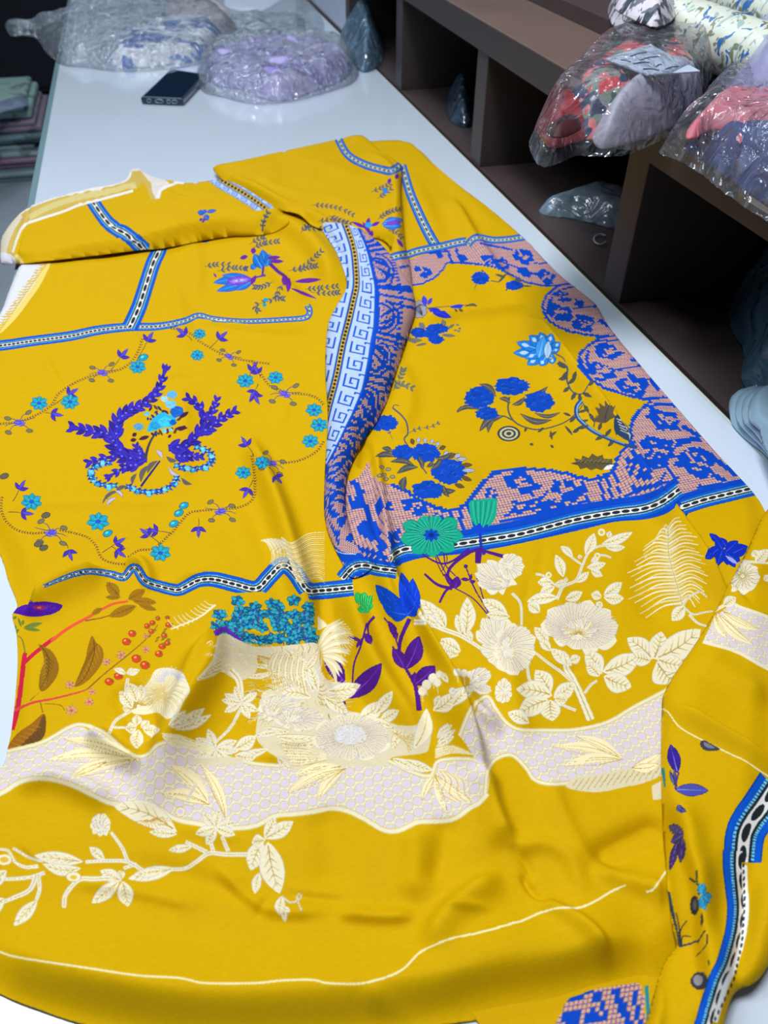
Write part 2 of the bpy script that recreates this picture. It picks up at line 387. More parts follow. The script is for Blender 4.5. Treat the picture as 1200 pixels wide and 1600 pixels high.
# shelving unit with cubbies, its lower boards level with the table
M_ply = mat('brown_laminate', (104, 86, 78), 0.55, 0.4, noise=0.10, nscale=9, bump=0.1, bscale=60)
M_ply_d = mat('brown_laminate_shaded', (54, 47, 45), 0.5, 0.45, noise=0.08, nscale=9)  # darker copy for fronts and insides, shade of the cubbies painted in
Z0, ZB, ZT = 0.002, 0.167, 0.206
sh = empty('shelving_unit', (1.0, 1.3, 0.0), 'dark brown laminate shelving unit with open cubbies beside the table', 'shelving')
SD = 0.58                     # depth of the cubbies
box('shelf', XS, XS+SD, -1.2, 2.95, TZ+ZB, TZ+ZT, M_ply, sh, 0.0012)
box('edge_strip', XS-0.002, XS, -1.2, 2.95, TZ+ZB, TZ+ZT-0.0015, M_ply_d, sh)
box('cubby_floor', XS, XS+SD, -1.2, 2.95, TZ-0.03, TZ+Z0, mat('brown_cubby_floor', (62, 52, 53), 0.5, 0.45, noise=0.10, nscale=9), sh)  # floor brown darkened as well, cubby shade put into the colour
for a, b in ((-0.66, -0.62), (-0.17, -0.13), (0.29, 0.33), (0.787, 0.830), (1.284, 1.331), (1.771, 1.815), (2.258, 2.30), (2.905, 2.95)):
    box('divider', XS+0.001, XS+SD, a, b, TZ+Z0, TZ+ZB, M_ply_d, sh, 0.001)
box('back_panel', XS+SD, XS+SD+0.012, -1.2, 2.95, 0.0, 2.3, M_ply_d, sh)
box('riser', 0.628, XS+SD, -1.2, 2.95, TZ+ZT, TZ+ZT+0.022, mat('brown_riser_shaded', (70, 59, 58), 0.5, noise=0.08, nscale=9), sh, 0.001)  # riser brown painted darker for the shade it lies in
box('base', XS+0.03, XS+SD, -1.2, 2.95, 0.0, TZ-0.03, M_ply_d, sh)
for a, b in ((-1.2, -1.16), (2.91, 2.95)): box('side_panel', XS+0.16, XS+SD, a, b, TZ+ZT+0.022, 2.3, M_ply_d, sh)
box('upper_shelf', XS+0.16, XS+SD, -1.16, 2.91, 2.0, 2.04, M_ply, sh)
# ------------------------------------------------------------ the printed cloth: reliefs
YEL = (202, 162, 2)
main_poly = [(60,335),(150,318),(240,312),(330,300),(420,262),(480,240),(540,224),(575,221),(637,222),(682,260),(720,292),(760,322),(815,369),(870,425),(900,450),(930,475),(945,500),(962,524),(1030,605),(1110,697),(1150,740),(1177,770),(1196,802),(1202,850),(1205,1000),(1190,1300),(1110,1450),(1040,1532),(1000,1537),(930,1556),(860,1578),(800,1586),(700,1600),(560,1618),(400,1630),(250,1625),(130,1600),(60,1577),(0,1553),(-100,1500),(-140,1400),(-120,1300),(-60,1240),(0,1200),(12,1169),(19,1133),(27,1050),(26,993),(19,962),(27,945),(12,905),(0,867),(-50,780),(-70,650),(-40,560),(0,490),(12,460),(20,440),(30,415),(45,365)]
RM = Relief(main_poly, z=0.0015)
n1 = vnoise(RM.X, RM.Y, 0.11, 3)*0.006+vnoise(RM.X, RM.Y*0.6, 0.045, 5)*0.0028+vnoise(RM.X, RM.Y, 0.017, 8)*0.0006
RM.Z += 0.0045+n1
rg = RM.ridge
# upper left field
rg([(380,340),(440,350),(480,375),(510,415),(525,460)], 0.021, 30, 18)
rg([(270,430),(285,520),(292,580)], 0.004, 16, 10)
rg([(300,370),(310,430),(300,480)], 0.004, 12, 20)
rg([(295,500),(350,512),(420,520),(500,520)], 0.006, 10, 5)
rg([(385,400),(440,445),(480,480)], 0.008, 14, 12)
rg([(45,420),(120,400),(250,395)], -0.003, 10)
rg([(0,800),(120,797),(240,792),(285,775)], 0.0022, 3, 14)
rg([(283,600),(290,680),(286,780)], 0.004, 12, 18)
rg([(380,660),(425,760),(455,850),(480,940),(495,1010)], 0.016, 16, 22)
rg([(340,780),(400,900),(440,1000)], 0.005, 30, 30)
# gathered fold under the ribbon, lower left
rg([(28,955),(60,925),(110,895),(170,880)], 0.016, 8, 32)
rg([(196,895),(212,878),(228,892),(236,925)], 0.008, 10, 9)
rg([(240,930),(300,905),(340,895)], 0.003, 10)
rg([(470,1020),(380,1000),(325,1010),(290,1080),(255,1170),(225,1270)], 0.023, 40, 26)
rg([(340,985),(345,1040),(300,1130),(255,1210)], 0.009, 12, 13)
rg([(25,1000),(20,1100),(-10,1230)], 0.010, 26, 18)
rg([(130,1135),(190,1180),(235,1200)], 0.013, 18, 13)
rg([(190,1075),(225,1130),(235,1180)], -0.010, 22)
rg([(20,1240),(80,1215),(150,1240),(180,1265)], 0.009, 18, 18)
# middle valley between the panels
rg([(540,900),(560,980),(590,1050),(640,1130),(670,1200)], 0.012, 20, 20)
rg([(600,770),(612,880),(650,960),(700,1050),(745,1150),(765,1250)], 0.029, 11, 34)
rg([(580,760),(595,860),(625,960),(670,1060),(725,1160)], -0.013, 12)
rg([(500,900),(515,1000),(540,1080),(600,1150)], -0.010, 18)
rg([(700,1040),(740,1110),(790,1150)], 0.010, 16, 10)
rg([(760,1200),(770,1260),(800,1330)], 0.010, 14, 30)
rg([(790,1010),(800,1090),(820,1180)], 0.005, 20, 16)
# right panel
rg([(822,478),(870,535),(900,572),(940,630),(985,700),(1040,780),(1090,850),(1125,905),(1175,970)], 0.019, 5, 24, ends=0.12)
rg([(640,500),(705,492),(780,482),(825,476)], 0.009, 5, 15)
rg([(700,300),(738,370),(775,420),(825,472)], 0.011, 11, 18)
rg([(690,260),(740,330),(800,370)], 0.003, 14)
rg([(640,270),(665,330),(690,385)], 0.004, 14, 12)
rg([(640,700),(700,730),(760,760)], 0.003, 30)
rg([(850,740),(930,750),(1000,740)], 0.003, 30)
rg([(620,560),(640,640),(610,700)], 0.004, 14)
# apron at the near end
rg([(-60,1530),(100,1530),(300,1560),(500,1565),(650,1545),(760,1500),(900,1480),(1020,1450)], 0.013, 70, 40, ends=0.1)
rg([(330,1350),(400,1415),(450,1432),(520,1428)], 0.004, 14, 8)
rg([(520,1432),(600,1440),(655,1437)], 0.005, 16, 7)
rg([(660,1500),(690,1440),(740,1395),(790,1365)], 0.009, 16, 26)
rg([(500,1260),(520,1330),(510,1410)], -0.004, 34)
rg([(640,1290),(650,1350),(640,1420)], 0.005, 26, 22)
rg([(700,1280),(690,1340),(670,1400)], -0.004, 20)
rg([(780,1345),(840,1325),(885,1350),(912,1420)], 0.004, 18, 12)
rg([(790,1335),(815,1350),(835,1385)], -0.003, 8)
rg([(810,1370),(835,1410),(860,1425)], -0.004, 6)
rg([(1045,1295),(980,1325),(915,1358)], -0.010, 34, 20)
rg([(925,1370),(880,1290),(850,1210)], 0.004, 22, 16)
rg([(920,1358),(990,1385),(1050,1405)], 0.006, 20, 16)
rg([(820,1400),(900,1450),(965,1530)], 0.006, 10, 16)
rg([(100,1380),(200,1395),(330,1425)], 0.003, 14, 10)
rg([(190,1350),(300,1375),(420,1420)], -0.003, 16)
rg([(560,1560),(640,1600),(680,1640)], 0.005, 16)
rg([(560,690),(572,715),(566,745)], -0.010, 9); rg([(586,700),(594,760),(604,850)], 0.008, 6, 8)
rg([(1000,860),(1010,940),(1040,1000)], -0.004, 24); rg([(860,900),(880,1000)], 0.003, 20)
_g = np.random.default_rng(21)                     # small creases from the folding
for _k in range(34):
    _x = 40+_g.random()*1080; _y = 400+_g.random()*1080; _a = _g.random()*3.14 if _k % 3 else 0.0+0.3*_g.random(); _l = 25+60*_g.random()
    rg([(_x-_l*math.cos(_a), _y-_l*math.sin(_a)*.7), (_x, _y+6*_g.random()), (_x+_l*math.cos(_a), _y+_l*math.sin(_a)*.7)], (0.0010+0.0016*_g.random())*(1 if _k % 2 else -1), 3+4*_g.random(), 5+6*_g.random(), ends=.4)
# edges of the cloth settle on the table
_o = smooth(main_poly, 4, True); ox, oy = at(_o[:, 0], _o[:, 1], 0.002)
d, _, _, _, _, _ = near(np.stack([ox, oy], -1), RM.X, RM.Y)
k = np.clip(d/0.020, 0, 1); k = np.where(RM.Y > 0.62, np.clip(d/0.006, 0, 1), k); k = k*k*(3-2*k)
RM.Z = 0.0012+np.maximum(RM.Z, 0.0004)*(0.12+0.88*k)

def overlay(poly, lift, w, wiggle=0.0, gap=0.0016, seed=1, fn=None, base=None):
    """a layer that lies over the main sheet and swells away from its own outline"""
    R = Relief(poly, z=0.01, margin=0.02)
    b = RM.sample(R.X, R.Y) if base is None else base(R.X, R.Y)
    o = smooth(poly, 4, True); x, y = at(o[:, 0], o[:, 1], 0.008)
    d, *_ = near(np.stack([x, y], -1), R.X, R.Y); ins = inside(np.stack([x, y], -1), R.X, R.Y)
    t = np.clip(d/w, 0, 1)*ins
    L_ = lift(R) if callable(lift) else lift
    R.Z = b+gap+L_*np.sqrt(np.clip(1-(1-t)**2, 0, 1))+wiggle*vnoise(R.X, R.Y, 0.03, seed)*t
    if fn: fn(R)
    return R
ul_poly = [(0,395),(4,368),(30,335),(60,317),(110,302),(190,284),(205,265),(216,263),(240,276),(290,286),(345,281),(375,290),(405,308),(436,328),(452,346),(430,362),(396,368),(363,369),(333,373),(300,379),(253,388),(213,391),(150,399),(90,406),(43,411),(20,412),(2,412)]
def ulf(R):
    R.ridge([(20,400),(120,388),(230,372),(330,352),(420,345)], 0.012, 10, 12, z=0.02)
    R.ridge([(40,372),(130,360),(230,350)], 0.004, 5, z=0.02)
    R.ridge([(215,330),(260,345),(300,340)], 0.003, 8, z=0.02)
    R.ridge([(240,300),(300,320),(400,325)], 0.006, 7, 5, z=0.02)
    R.ridge([(60,335),(120,315),(200,296)], -0.003, 4, z=0.02)
RU = overlay(ul_poly, 0.013, 0.022, 0.004, fn=ulf, seed=11)
ur_poly = [(335,260),(343,277),(367,295),(400,312),(433,327),(467,335),(487,352),(513,360),(540,363),(567,370),(593,373),(612,388),(598,404),(592,416),(600,430),(620,452),(638,484),(648,493),(646,467),(641,413),(634,387),(630,340),(627,300),(629,262),(618,251),(590,232),(572,215),(557,211),(530,217),(480,228),(430,239),(380,250)]
def urf(R):
    R.ridge([(345,268),(430,310),(520,350),(600,372)], 0.008, 12, 8, z=0.02)
    R.ridge([(400,275),(440,290),(480,300)], 0.003, 5, z=0.02)
    R.ridge([(560,222),(615,270),(618,350),(625,420),(642,470)], 0.009, 10, 12, z=0.02)
RV = overlay(ur_poly, 0.010, 0.016, 0.004, fn=urf, seed=12)
roll_poly = [(500,350),(540,350),(575,365),(605,392),(638,440),(650,480),(641,515),(621,577),(605,625),(588,660),(568,690),(547,732),(540,770),(545,820),(566,868),(584,884),(552,903),(535,880),(509,820),(507,750),(512,650),(508,580),(512,510),(525,480),(541,450),(538,425),(525,392),(508,366)]
def rollf(R):
    R.ridge([(560,400),(600,460),(590,540),(565,620),(540,700)], 0.006, 14, 14, z=0.02)
    R.ridge([(575,400),(560,450),(545,520),(540,600)], -0.004, 6, z=0.02)
RR = overlay(roll_poly, lambda R: 0.022*np.clip((R.py-0)/1, 0, 1)*np.clip((905-R.py)/120, 0.12, 1), 0.03, 0.003, fn=rollf, seed=13)
rf_poly = [(1198,797),(1166,862),(1140,912),(1100,985),(1042,1074),(1034,1120),(1034,1250),(1040,1350),(1049,1440),(1056,1478),(1040,1500),(1028,1530),(1012,1590),(1000,1650),(1090,1680),(1120,1640),(1145,1556),(1180,1535),(1205,1500),(1250,1400),(1290,1150),(1270,900),(1225,800)]
def rff(R):
    R.ridge([(1042,1076),(1110,1120),(1200,1170),(1260,1210)], 0.007, 8, 20, z=0.03)
    R.ridge([(1052,1200),(1075,1310),(1098,1400),(1110,1500),(1112,1620)], 0.010, 30, 5, z=0.03)
    R.ridge([(1185,1330),(1175,1450),(1150,1540)], -0.008, 14, z=0.03)
    R.ridge([(1090,1000),(1150,1040),(1220,1080)], 0.004, 26, z=0.03)
    R.ridge([(1040,1500),(1035,1560),(1020,1620)], 0.006, 14, z=0.03)
RF = overlay(rf_poly, 0.013, 0.020, 0.004, fn=rff, seed=14)
un_poly = [(740,1575),(820,1560),(900,1530),(1000,1500),(1070,1490),(1090,1560),(1080,1700),(900,1720),(760,1680),(760,1620)]
RB = Relief(un_poly, z=0.002); RB.Z += 0.001+0.002*vnoise(RB.X, RB.Y, 0.03, 4)
# ------------------------------------------------------------ the printed cloth: artwork
PM = Print(RM, YEL, 2600); PU = Print(RU, YEL, 1800); PV = Print(RV, YEL, 1800); PR = Print(RR, YEL, 2200); PF = Print(RF, YEL, 2800); PB = Print(RB, YEL, 2600)
ROY = (12, 66, 180); ROY2 = (8, 48, 150); SKY = (60, 150, 220); PALE = (170, 205, 235); INK = (38, 44, 70); TAN = (214, 168, 132); TANL = (104, 84, 150)
PUR = (62, 42, 165); PUR2 = (92, 84, 205); PLUM = (66, 30, 88); GREY = (96, 92, 88); TEAL = (28, 150, 178); TEAL2 = (90, 205, 215); LILAC = (206, 194, 214)
CREAM = (228, 220, 186); CREAM2 = (214, 204, 168); GOLD = (186, 152, 70); OLIVE = (176, 160, 96); COOL = (192, 194, 206)

def ribbon(C, pts, w, w2=None, side=None, per=1.0, dim=1.0):
    """woven ribbon print: blue edges, turquoise stitching, black ground, white chain; pts and widths in photo pixels"""
    p = smooth(np.asarray(pts, float), 6); w2 = w if w2 is None else w2
    g = np.gradient(p, axis=0); n = np.stack([-g[:, 1], g[:, 0]], -1); n /= np.linalg.norm(n, axis=1, keepdims=True)
    hw = (np.linspace(w, w2, len(p)) if not hasattr(w, '__len__') else np.interp(np.linspace(0, 1, len(p)), np.linspace(0, 1, len(w)), w))/2
    a = p+n*hw[:, None]*(1 if side != 'r' else 0); b = p-n*hw[:, None]*(1 if side != 'l' else 0)
    W_ = hw.mean(); cum = np.concatenate([[0], np.cumsum(np.hypot(*np.diff(p, axis=0).T))])
    ext = lambda q: q
    def fn(px, py, x, y):
        d, _, _, s, sd, tot = near(p, px, py, False)
        h = np.interp(s, cum, hw); t = np.where(sd > 0, d, -d)/h; m = np.abs(t)
        c = np.empty((len(px), 3)); c[:] = (12, 84, 196)
        q = s/(W_*0.17*per)
        c[(m < 0.60)] = (120, 200, 215)
        c[(m < 0.60) & (q % 1 < 0.35)] = (10, 70, 150)
        c[(m < 0.44)] = (30, 42, 52)
        u = (s/(W_*1.15*per)) % 1
        ch = np.abs(t) < 0.30; c[ch] = (224, 226, 222)
        hole = ((u-0.5)/0.43)**2+((t+0.0)/0.19)**2 < 1; c[hole] = (34, 40, 46)
        c[(m > 0.93)] = (6, 56, 150)
        return np.clip(c*dim, 0, 255).astype(np.uint8), np.ones(len(px), bool)
    o = C.ox, C.oy, C.sc; C.frame(0, 0, 1); C.shade(np.vstack([a, b[::-1]]), fn); C.frame(*o)

def crochet(C, clip, e0, e1, f0, f1, cell, ops, edge=None):
    """filet crochet print: tan mesh with blue blocks. e0->e1 and f0->f1 (pixels) give the two thread directions, cell in metres"""
    X = lambda p: np.array([float(v) for v in at(p[0], p[1], 0.005)])
    a = X(e1)-X(e0); a /= np.linalg.norm(a); b = X(f1)-X(f0); b /= np.linalg.norm(b); o = X(e0)
    Mi = np.linalg.inv(np.array([[a[0], b[0]], [a[1], b[1]]]))
    n = 420; I, J = np.meshgrid(np.arange(-n//2, n//2), np.arange(-n//2, n//2))
    cx = o[0]+(I+.5)*cell*a[0]+(J+.5)*cell*b[0]; cy = o[1]+(I+.5)*cell*a[1]+(J+.5)*cell*b[1]
    cp, cq = proj(cx, cy, C.rel.sample(cx, cy))
    K = np.zeros(I.shape, np.int8)
    for k, sh in ops:
        if callable(sh): K = np.where(sh(cp, cq, I, J, K), k, K)
        else: K[inside(np.asarray(sh, float), cp, cq)] = k
    def fn(px, py, x, y):
        u = Mi[0, 0]*(x-o[0])+Mi[0, 1]*(y-o[1]); v = Mi[1, 0]*(x-o[0])+Mi[1, 1]*(y-o[1])
        i = np.floor(u/cell).astype(int); j = np.floor(v/cell).astype(int); k = K[np.clip(j+n//2, 0, n-1), np.clip(i+n//2, 0, n-1)]
        fu = u/cell-i; fv = v/cell-j
        c = np.empty((len(px), 3), np.uint8); c[:] = TAN
        c[(fu < 0.20) | (fv < 0.22)] = TANL
        c[k == 2] = (9, 70, 186)
        return c, k > 0
    o_ = C.ox, C.oy, C.sc; C.frame(0, 0, 1); C.shade(clip, fn); C.frame(*o_)
def mask_blob(c, rx, ry, rot=0, rag=0.2, seed=0, n=14):
    r = np.random.default_rng(seed+int(c[0]*7+c[1])); t = np.linspace(0, 2*np.pi, n, endpoint=False); k = 1+rag*(r.random(n)-.5)*2
    X = np.cos(t)*rx*k; Y = np.sin(t)*ry*k
    return np.stack([c[0]+X*np.cos(rot)-Y*np.sin(rot), c[1]+X*np.sin(rot)+Y*np.cos(rot)], -1)
def bar(a, b, w):
    a = np.array(a, float); b = np.array(b, float); d = b-a; n = np.array([-d[1], d[0]])/np.hypot(*d)*w/2
    return np.array([a+n, b+n, b-n, a-n])
def octo(C, poly, cell=0.0070, sm=1, line=CREAM):
    """honeycomb ground: lilac octagons with cream diamonds and olive outlines"""
    def fn(px, py, x, y):
        u = (x*0.966+y*0.26)/cell; v = (y*0.966-x*0.26)/cell
        j = np.floor(v); u2 = u+0.5*(j % 2); a = np.abs(u2-np.floor(u2)-.5); b = np.abs(v-j-.5)
        r = np.maximum(np.maximum(a, b), (a+b)*0.72)
        c = np.empty((len(px), 3), np.uint8); c[:] = (226, 219, 190)
        c[r < 0.47] = (186, 178, 128); c[r < 0.415] = (222, 214, 206)
        c[r < 0.37] = (212, 200, 212)
        return c, np.ones(len(px), bool)
    C.shade(poly, fn, sm)

# ---------- small motifs, all sizes in the current frame's units
def bloom(C, c, rx, ry, col=ROY, n=46, seed=0, rot=0.0):
    C.seed = seed+int(c[0])
    C.blob(c, rx, ry, col, rot, 0.13, n)
    d = tuple(int(v*0.62) for v in col); l = tuple(min(255, int(v*1.0+34)) for v in col)
    r = np.random.default_rng(int(c[0]*3+c[1]))
    for k in range(16):
        a = r.random()*6.28; q = 0.25+0.55*r.random(); x = c[0]+math.cos(a)*rx*q; y = c[1]+math.sin(a)*ry*q
        C.line([(x-rx*0.14, y), (x, y-ry*0.16), (x+rx*0.14, y+ry*0.02)], max(1.4, rx*0.035), d if k % 2 else l, 0.8)
def daisy(C, c, r, n=6, sq=0.8, pet=TEAL, edge=(18, 70, 120), mid=(20, 90, 190), rot=0.3):
    for k in range(n):
        a = rot+6.283*k/n; t = (c[0]+math.cos(a)*r, c[1]+math.sin(a)*r*sq)
        C.leaf((c[0]+(t[0]-c[0])*0.2, c[1]+(t[1]-c[1])*0.2), t, r*0.5, pet, TEAL2, out=edge, ow=1.6, tip=0.8)
    C.blob(c, r*0.24, r*0.24*sq, mid, n=10)
def tri(C, a, b, L=34, w=15, col=PUR, ang=0.75):
    """a little twig ending in three pointed leaves"""
    C.line([a, ((a[0]+b[0])/2+3, (a[1]+b[1])/2-2), b], 3, INK, 1.8)
    t = math.atan2(b[1]-a[1], b[0]-a[0])
    for k, q in ((-ang*1.25, 0.95), (0, 1.25), (ang*1.25, 0.95)):
        e = (b[0]+math.cos(t+k)*L*q*1.25, b[1]+math.sin(t+k)*L*q*1.1); C.leaf(b, e, w*0.85, col if k else (84, 70, 196), PUR2, out=(44, 30, 110), ow=1.2, tip=0.8)
def rope(C, pts, w=14, step=13, col=(78, 44, 66)):
    q = smooth(pts, 14); s = np.concatenate([[0], np.cumsum(np.hypot(*np.diff(q, axis=0).T))])
    for k in np.arange(0, s[-1], step):
        x = np.interp(k, s, q[:, 0]); y = np.interp(k, s, q[:, 1]); x2 = np.interp(k+3, s, q[:, 0]); y2 = np.interp(k+3, s, q[:, 1])
        t = math.atan2(y2-y, x2-x)
        for g in (-1, 1): C.line([(x, y), (x+math.cos(t+g*0.75)*w*0.8, y+math.sin(t+g*0.75)*w*0.6)], 4.2, col, 1.6, 0)
def knot(C, c, s=1.0, flip=1, rot=0.0):
    """the stylised bud with tendrils where two ropes meet"""
    def R(x, y): x *= flip*s; y *= s; return (c[0]+x*math.cos(rot)-y*math.sin(rot), c[1]+x*math.sin(rot)+y*math.cos(rot))
    for p in (((0, 0), (-25, -18), (-50, -20)), ((0, 0), (20, -30), (45, -38)), ((0, 8), (30, 22), (42, 40)), ((-10, 5), (-35, 18), (-52, 40)), ((5, -5), (40, -8), (75, -14)), ((0, 5), (-40, 2), (-70, 12))):
        C.line([R(*v) for v in p], 4*s, (70, 60, 130), 2)
    for x, y, a in ((-52, -24, .2), (-55, 42, .3), (48, -42, -.5), (44, 44, .1)):
        v = R(x, y); C.blob(v, 15*s, 8*s, (118, 112, 80), a, out=INK, ow=1.8)
    for a, b in (((-22, 14), (16, -10)), ((-10, -16), (14, 14)), ((-4, 18), (30, 2)), ((-26, -6), (6, 4))): C.leaf(R(*a), R(*b), 12*s, PUR2, (160, 160, 235), out=PUR, ow=1.5)
def fronds(C, pts, L, n, w, col, edge=None, taper=0.6, ang=1.0, both=True, L1=None, droop=0.2):
    q = smooth(pts, 10); m = len(q)
    for k in range(n):
        f = k/(n-1); i = min(m-2, int(f*(m-2))); p = q[i]; t = math.atan2(*(q[i+1]-q[i])[::-1]); l = L*(1-f)+(L1 if L1 is not None else L*taper)*f
        for g in ((-1, 1) if both else (1,)):
            a = t+g*ang; e = (p[0]+math.cos(a)*l, p[1]+math.sin(a)*l); mid = (p[0]+math.cos(a-g*droop)*l*0.5, p[1]+math.sin(a-g*droop)*l*0.5)
            if edge is not None: C.line([p, mid, e], w*1.6, edge, w*0.9)
            C.line([p, mid, e], w, col, w*0.45)
def sprig(C, pts, n=9, L=20, w=8.5, col=(88, 108, 120), stem=(70, 82, 90), berries=False):
    q = smooth(pts, 10); C.line(pts, 2.6, stem, 1.4); m = len(q)
    for k in range(n):
        i = min(m-2, int((k+1)/(n+0.5)*(m-1))); p = q[i]; t = math.atan2(*(q[i+1]-q[i])[::-1])
        for g in (-1, 1):
            a = t+g*0.7; e = (p[0]+math.cos(a)*L, p[1]+math.sin(a)*L)
            e = (p[0]+math.cos(a)*L*1.2, p[1]+math.sin(a)*L*1.1)
            if berries: C.blob(e, w*0.6, w*0.5, col, n=8)
            else: C.leaf(p, e, w, col)
def wl(C, a, b, w, bend=0.0, rib=True):
    C.leaf(a, b, w, CREAM, GOLD, bend, rib=OLIVE if rib else None, out=COOL, ow=2.4)
def wstem(C, pts, w=9, w2=None):
    C.line(pts, w+5, COOL, (w2 or w)+4); C.line(pts, w, CREAM, w2 or w); C.line(pts, max(1.4, w*0.16), OLIVE, 1.2)
def wcluster(C, c, L, w, angs):
    for a in angs:
        wl(C, c, (c[0]+math.cos(a)*L, c[1]+math.sin(a)*L*0.9), w)
def wbloom(C, c, rx, ry, rot=0.0, n=44, eye=None, rag=0.09):
    C.blob(c, rx*.86, ry*.86, CREAM, rot, rag, 40, out=COOL, ow=3)
    e = eye or c
    for k in range(10):
        a = 0.628*k+c[0]*.1; q = 1.05-0.10*(k % 3)/2; X = c[0]+q*(rx*math.cos(a)*math.cos(rot)-ry*math.sin(a)*math.sin(rot)); Y = c[1]+q*(rx*math.cos(a)*math.sin(rot)+ry*math.sin(a)*math.cos(rot))
        C.leaf(e, (X, Y), min(rx, ry)*0.78, CREAM, None, 0.04, out=COOL, ow=2.2, tip=2.0)
    r = np.random.default_rng(int(c[0]+c[1]))
    for k in range(n):
        a = 6.283*k/n; x = c[0]+rx*0.93*math.cos(a)*math.cos(rot)-ry*0.93*math.sin(a)*math.sin(rot); y = c[1]+rx*0.93*math.cos(a)*math.sin(rot)+ry*0.93*math.sin(a)*math.cos(rot)
        s0 = 0.15+0.4*r.random(); cc = (GOLD, COOL, OLIVE, LILAC)[k % 4]
        C.line([(e[0]+(x-e[0])*s0, e[1]+(y-e[1])*s0), ((e[0]+x)/2+(y-e[1])*0.06, (e[1]+y)/2-(x-e[0])*0.06), (x, y)], 2.2, cc, 3.4 if k % 4 in (1, 3) else 2.0)

# ================= right panel (main sheet) =================
C = PM
C.frame(0, 0, 1)
inner = [(600,470),(630,452),(643,447),(660,445),(680,435),(693,422),(699,412),(713,412),(735,413),(760,416),(777,420),(800,432),(820,442),(847,448),(868,448),(852,460),(846,476),(849,494),(866,510),(890,520),(918,525),(935,527),(915,540),(904,553),(901,566),(910,583),(926,598),(943,608),(980,620),(1013,627),(997,640),(986,655),(983,670),(984,690),(972,700),(962,716),(957,732),(950,740),(917,747),(890,738),(860,732),(820,730),(795,731),(770,737),(750,755),(740,770),(730,783),(716,792),(700,794),(680,790),(663,783),(633,763),(613,755),(597,757),(560,760),(560,640)]
strip = [(560,440),(600,418),(640,406),(690,388),(715,383),(733,380),(745,372),(770,376),(830,371),(900,430),(960,480),(1060,600),(1150,690),(1230,745),(1170,764),(1100,781),(1068,790),(1050,780),(1000,800),(900,816),(780,838),(640,866),(612,880),(575,880),(550,860),(560,760)]
def near_edge(w0, w1): 
    def f(cp, cq, I, J, K):
        d, *_ = near(np.asarray(inner, float)[2:-3], cp, cq, False); return (K == 1) & (d < w0+(w1-w0)*np.clip((cq-440)/300, 0, 1))
    return f
ops = [(1, strip), (2, near_edge(3.2, 5.0)), (0, inner)]
def mfl(c, r, k=1.0, sd=0):
    r = r*0.84
    """a crochet rose: ragged blue disc with open cells, broken on one side"""
    ops.append((2, mask_blob(c, r*1.16, r*0.74, 0.35, 0.30, sd, 18)))
    if r > 10:
        g = np.random.default_rng(sd+5)
        for q in range(7):
            a = g.random()*6.28; d = r*(0.15+0.55*g.random()); ops.append((1, mask_blob((c[0]+math.cos(a)*d, c[1]+math.sin(a)*d*.65), r*(.12+.12*g.random()), r*(.07+.09*g.random()), 0.3, 0.4, q, 7)))
        ops.append((1, bar((c[0]-r*.1, c[1]), (c[0]+r*math.cos(sd*2.1)*1.2, c[1]+r*math.sin(sd*2.1)*.8), r*.13)))
        ops.append((1, bar((c[0]-r*.3, c[1]-r*.1), (c[0]+r*.35, c[1]+r*.15), r*.13)))
for j, (x, y, r) in enumerate([(879,463,15),(873,487,20),(912,505,19),(950,548,21),(938,580,24),(990,601,26),(1037,655,27),(1028,702,30),(1087,722,34),(905,474,9),(1000,730,27),
                               (816,400,17),(783,412,14),(853,432,16),(765,407,13),(722,403,8),(820,425,11),(662,424,13),(686,398,7),
                               (816,756,28),(885,764,24),(765,770,12),(648,792,20),(605,790,12),(668,770,8),(760,792,14),(850,790,12),(620,842,20),(665,835,14)]): mfl((x, y), r, 1, j)
for a, b, w in [((925,480),(950,470),6),((935,500),(958,512),7),((895,483),(930,478),3),((965,578),(1003,570),4),((985,565),(1010,550),7),((1015,590),(1030,610),8),((930,528),(985,520),4),((925,535),(990,527),3),
                ((1010,622),(1060,620),5),((1005,634),(1062,630),4),((1055,690),(1100,680),5),((1065,665),(1090,680),8),((1090,700),(1110,720),9),((1110,740),(1135,752),9),((1120,720),(1150,742),9),
                ((868,447),(900,440),4),((878,452),(903,446),3),((845,392),(868,410),5),((835,412),(868,408),3),((700,392),(706,412),5),((712,388),(720,412),5),
                ((935,742),(945,790),6),((947,738),(958,792),6),((960,735),(972,792),5),((908,745),(922,795),5),((975,775),(1045,752),6),((985,790),(1050,765),5),((1055,790),(1140,768),8),((700,795),(712,845),7),((716,795),(728,842),7),((733,790),(745,838),6),((688,793),(700,846),5),
                ((780,815),(905,790),7),((800,800),(880,785),5),((600,830),(640,850),7),((1090,760),(1150,755),6),((655,390),(700,384),3),((640,398),(700,392),4),((750,380),(800,390),4),((760,400),(845,432),3),((860,470),(850,500),4),((905,560),(920,590),5)]: ops.append((2, bar(a, b, w*0.8)))
for cx_, cy_, rx_, ry_, a0_, a1_ in ((1087,722,46,34,2.2,4.9),(1028,702,40,28,1.2,3.6),(1000,732,40,30,0.2,1.9),(816,760,40,26,0.3,2.0),(885,768,36,24,0.6,2.6),(1037,655,36,24,4.0,5.8),(648,800,32,26,0.0,1.8),(950,560,34,26,2.4,3.6),(890,480,34,26,2.6,3.8)):
    for q in range(9):
        t0 = a0_+(a1_-a0_)*q/9; t1 = a0_+(a1_-a0_)*(q+1)/9; ops.append((2, bar((cx_+rx_*math.cos(t0), cy_+ry_*math.sin(t0)), (cx_+rx_*math.cos(t1), cy_+ry_*math.sin(t1)), 5)))
for i in range(6): ops.append((2, bar((790+i*20, 808-i*4), (806+i*20, 792-i*4), 5)))
crochet(C, strip, (640,860), (1170,765), (900,450), (1110,697), 0.0028, ops)
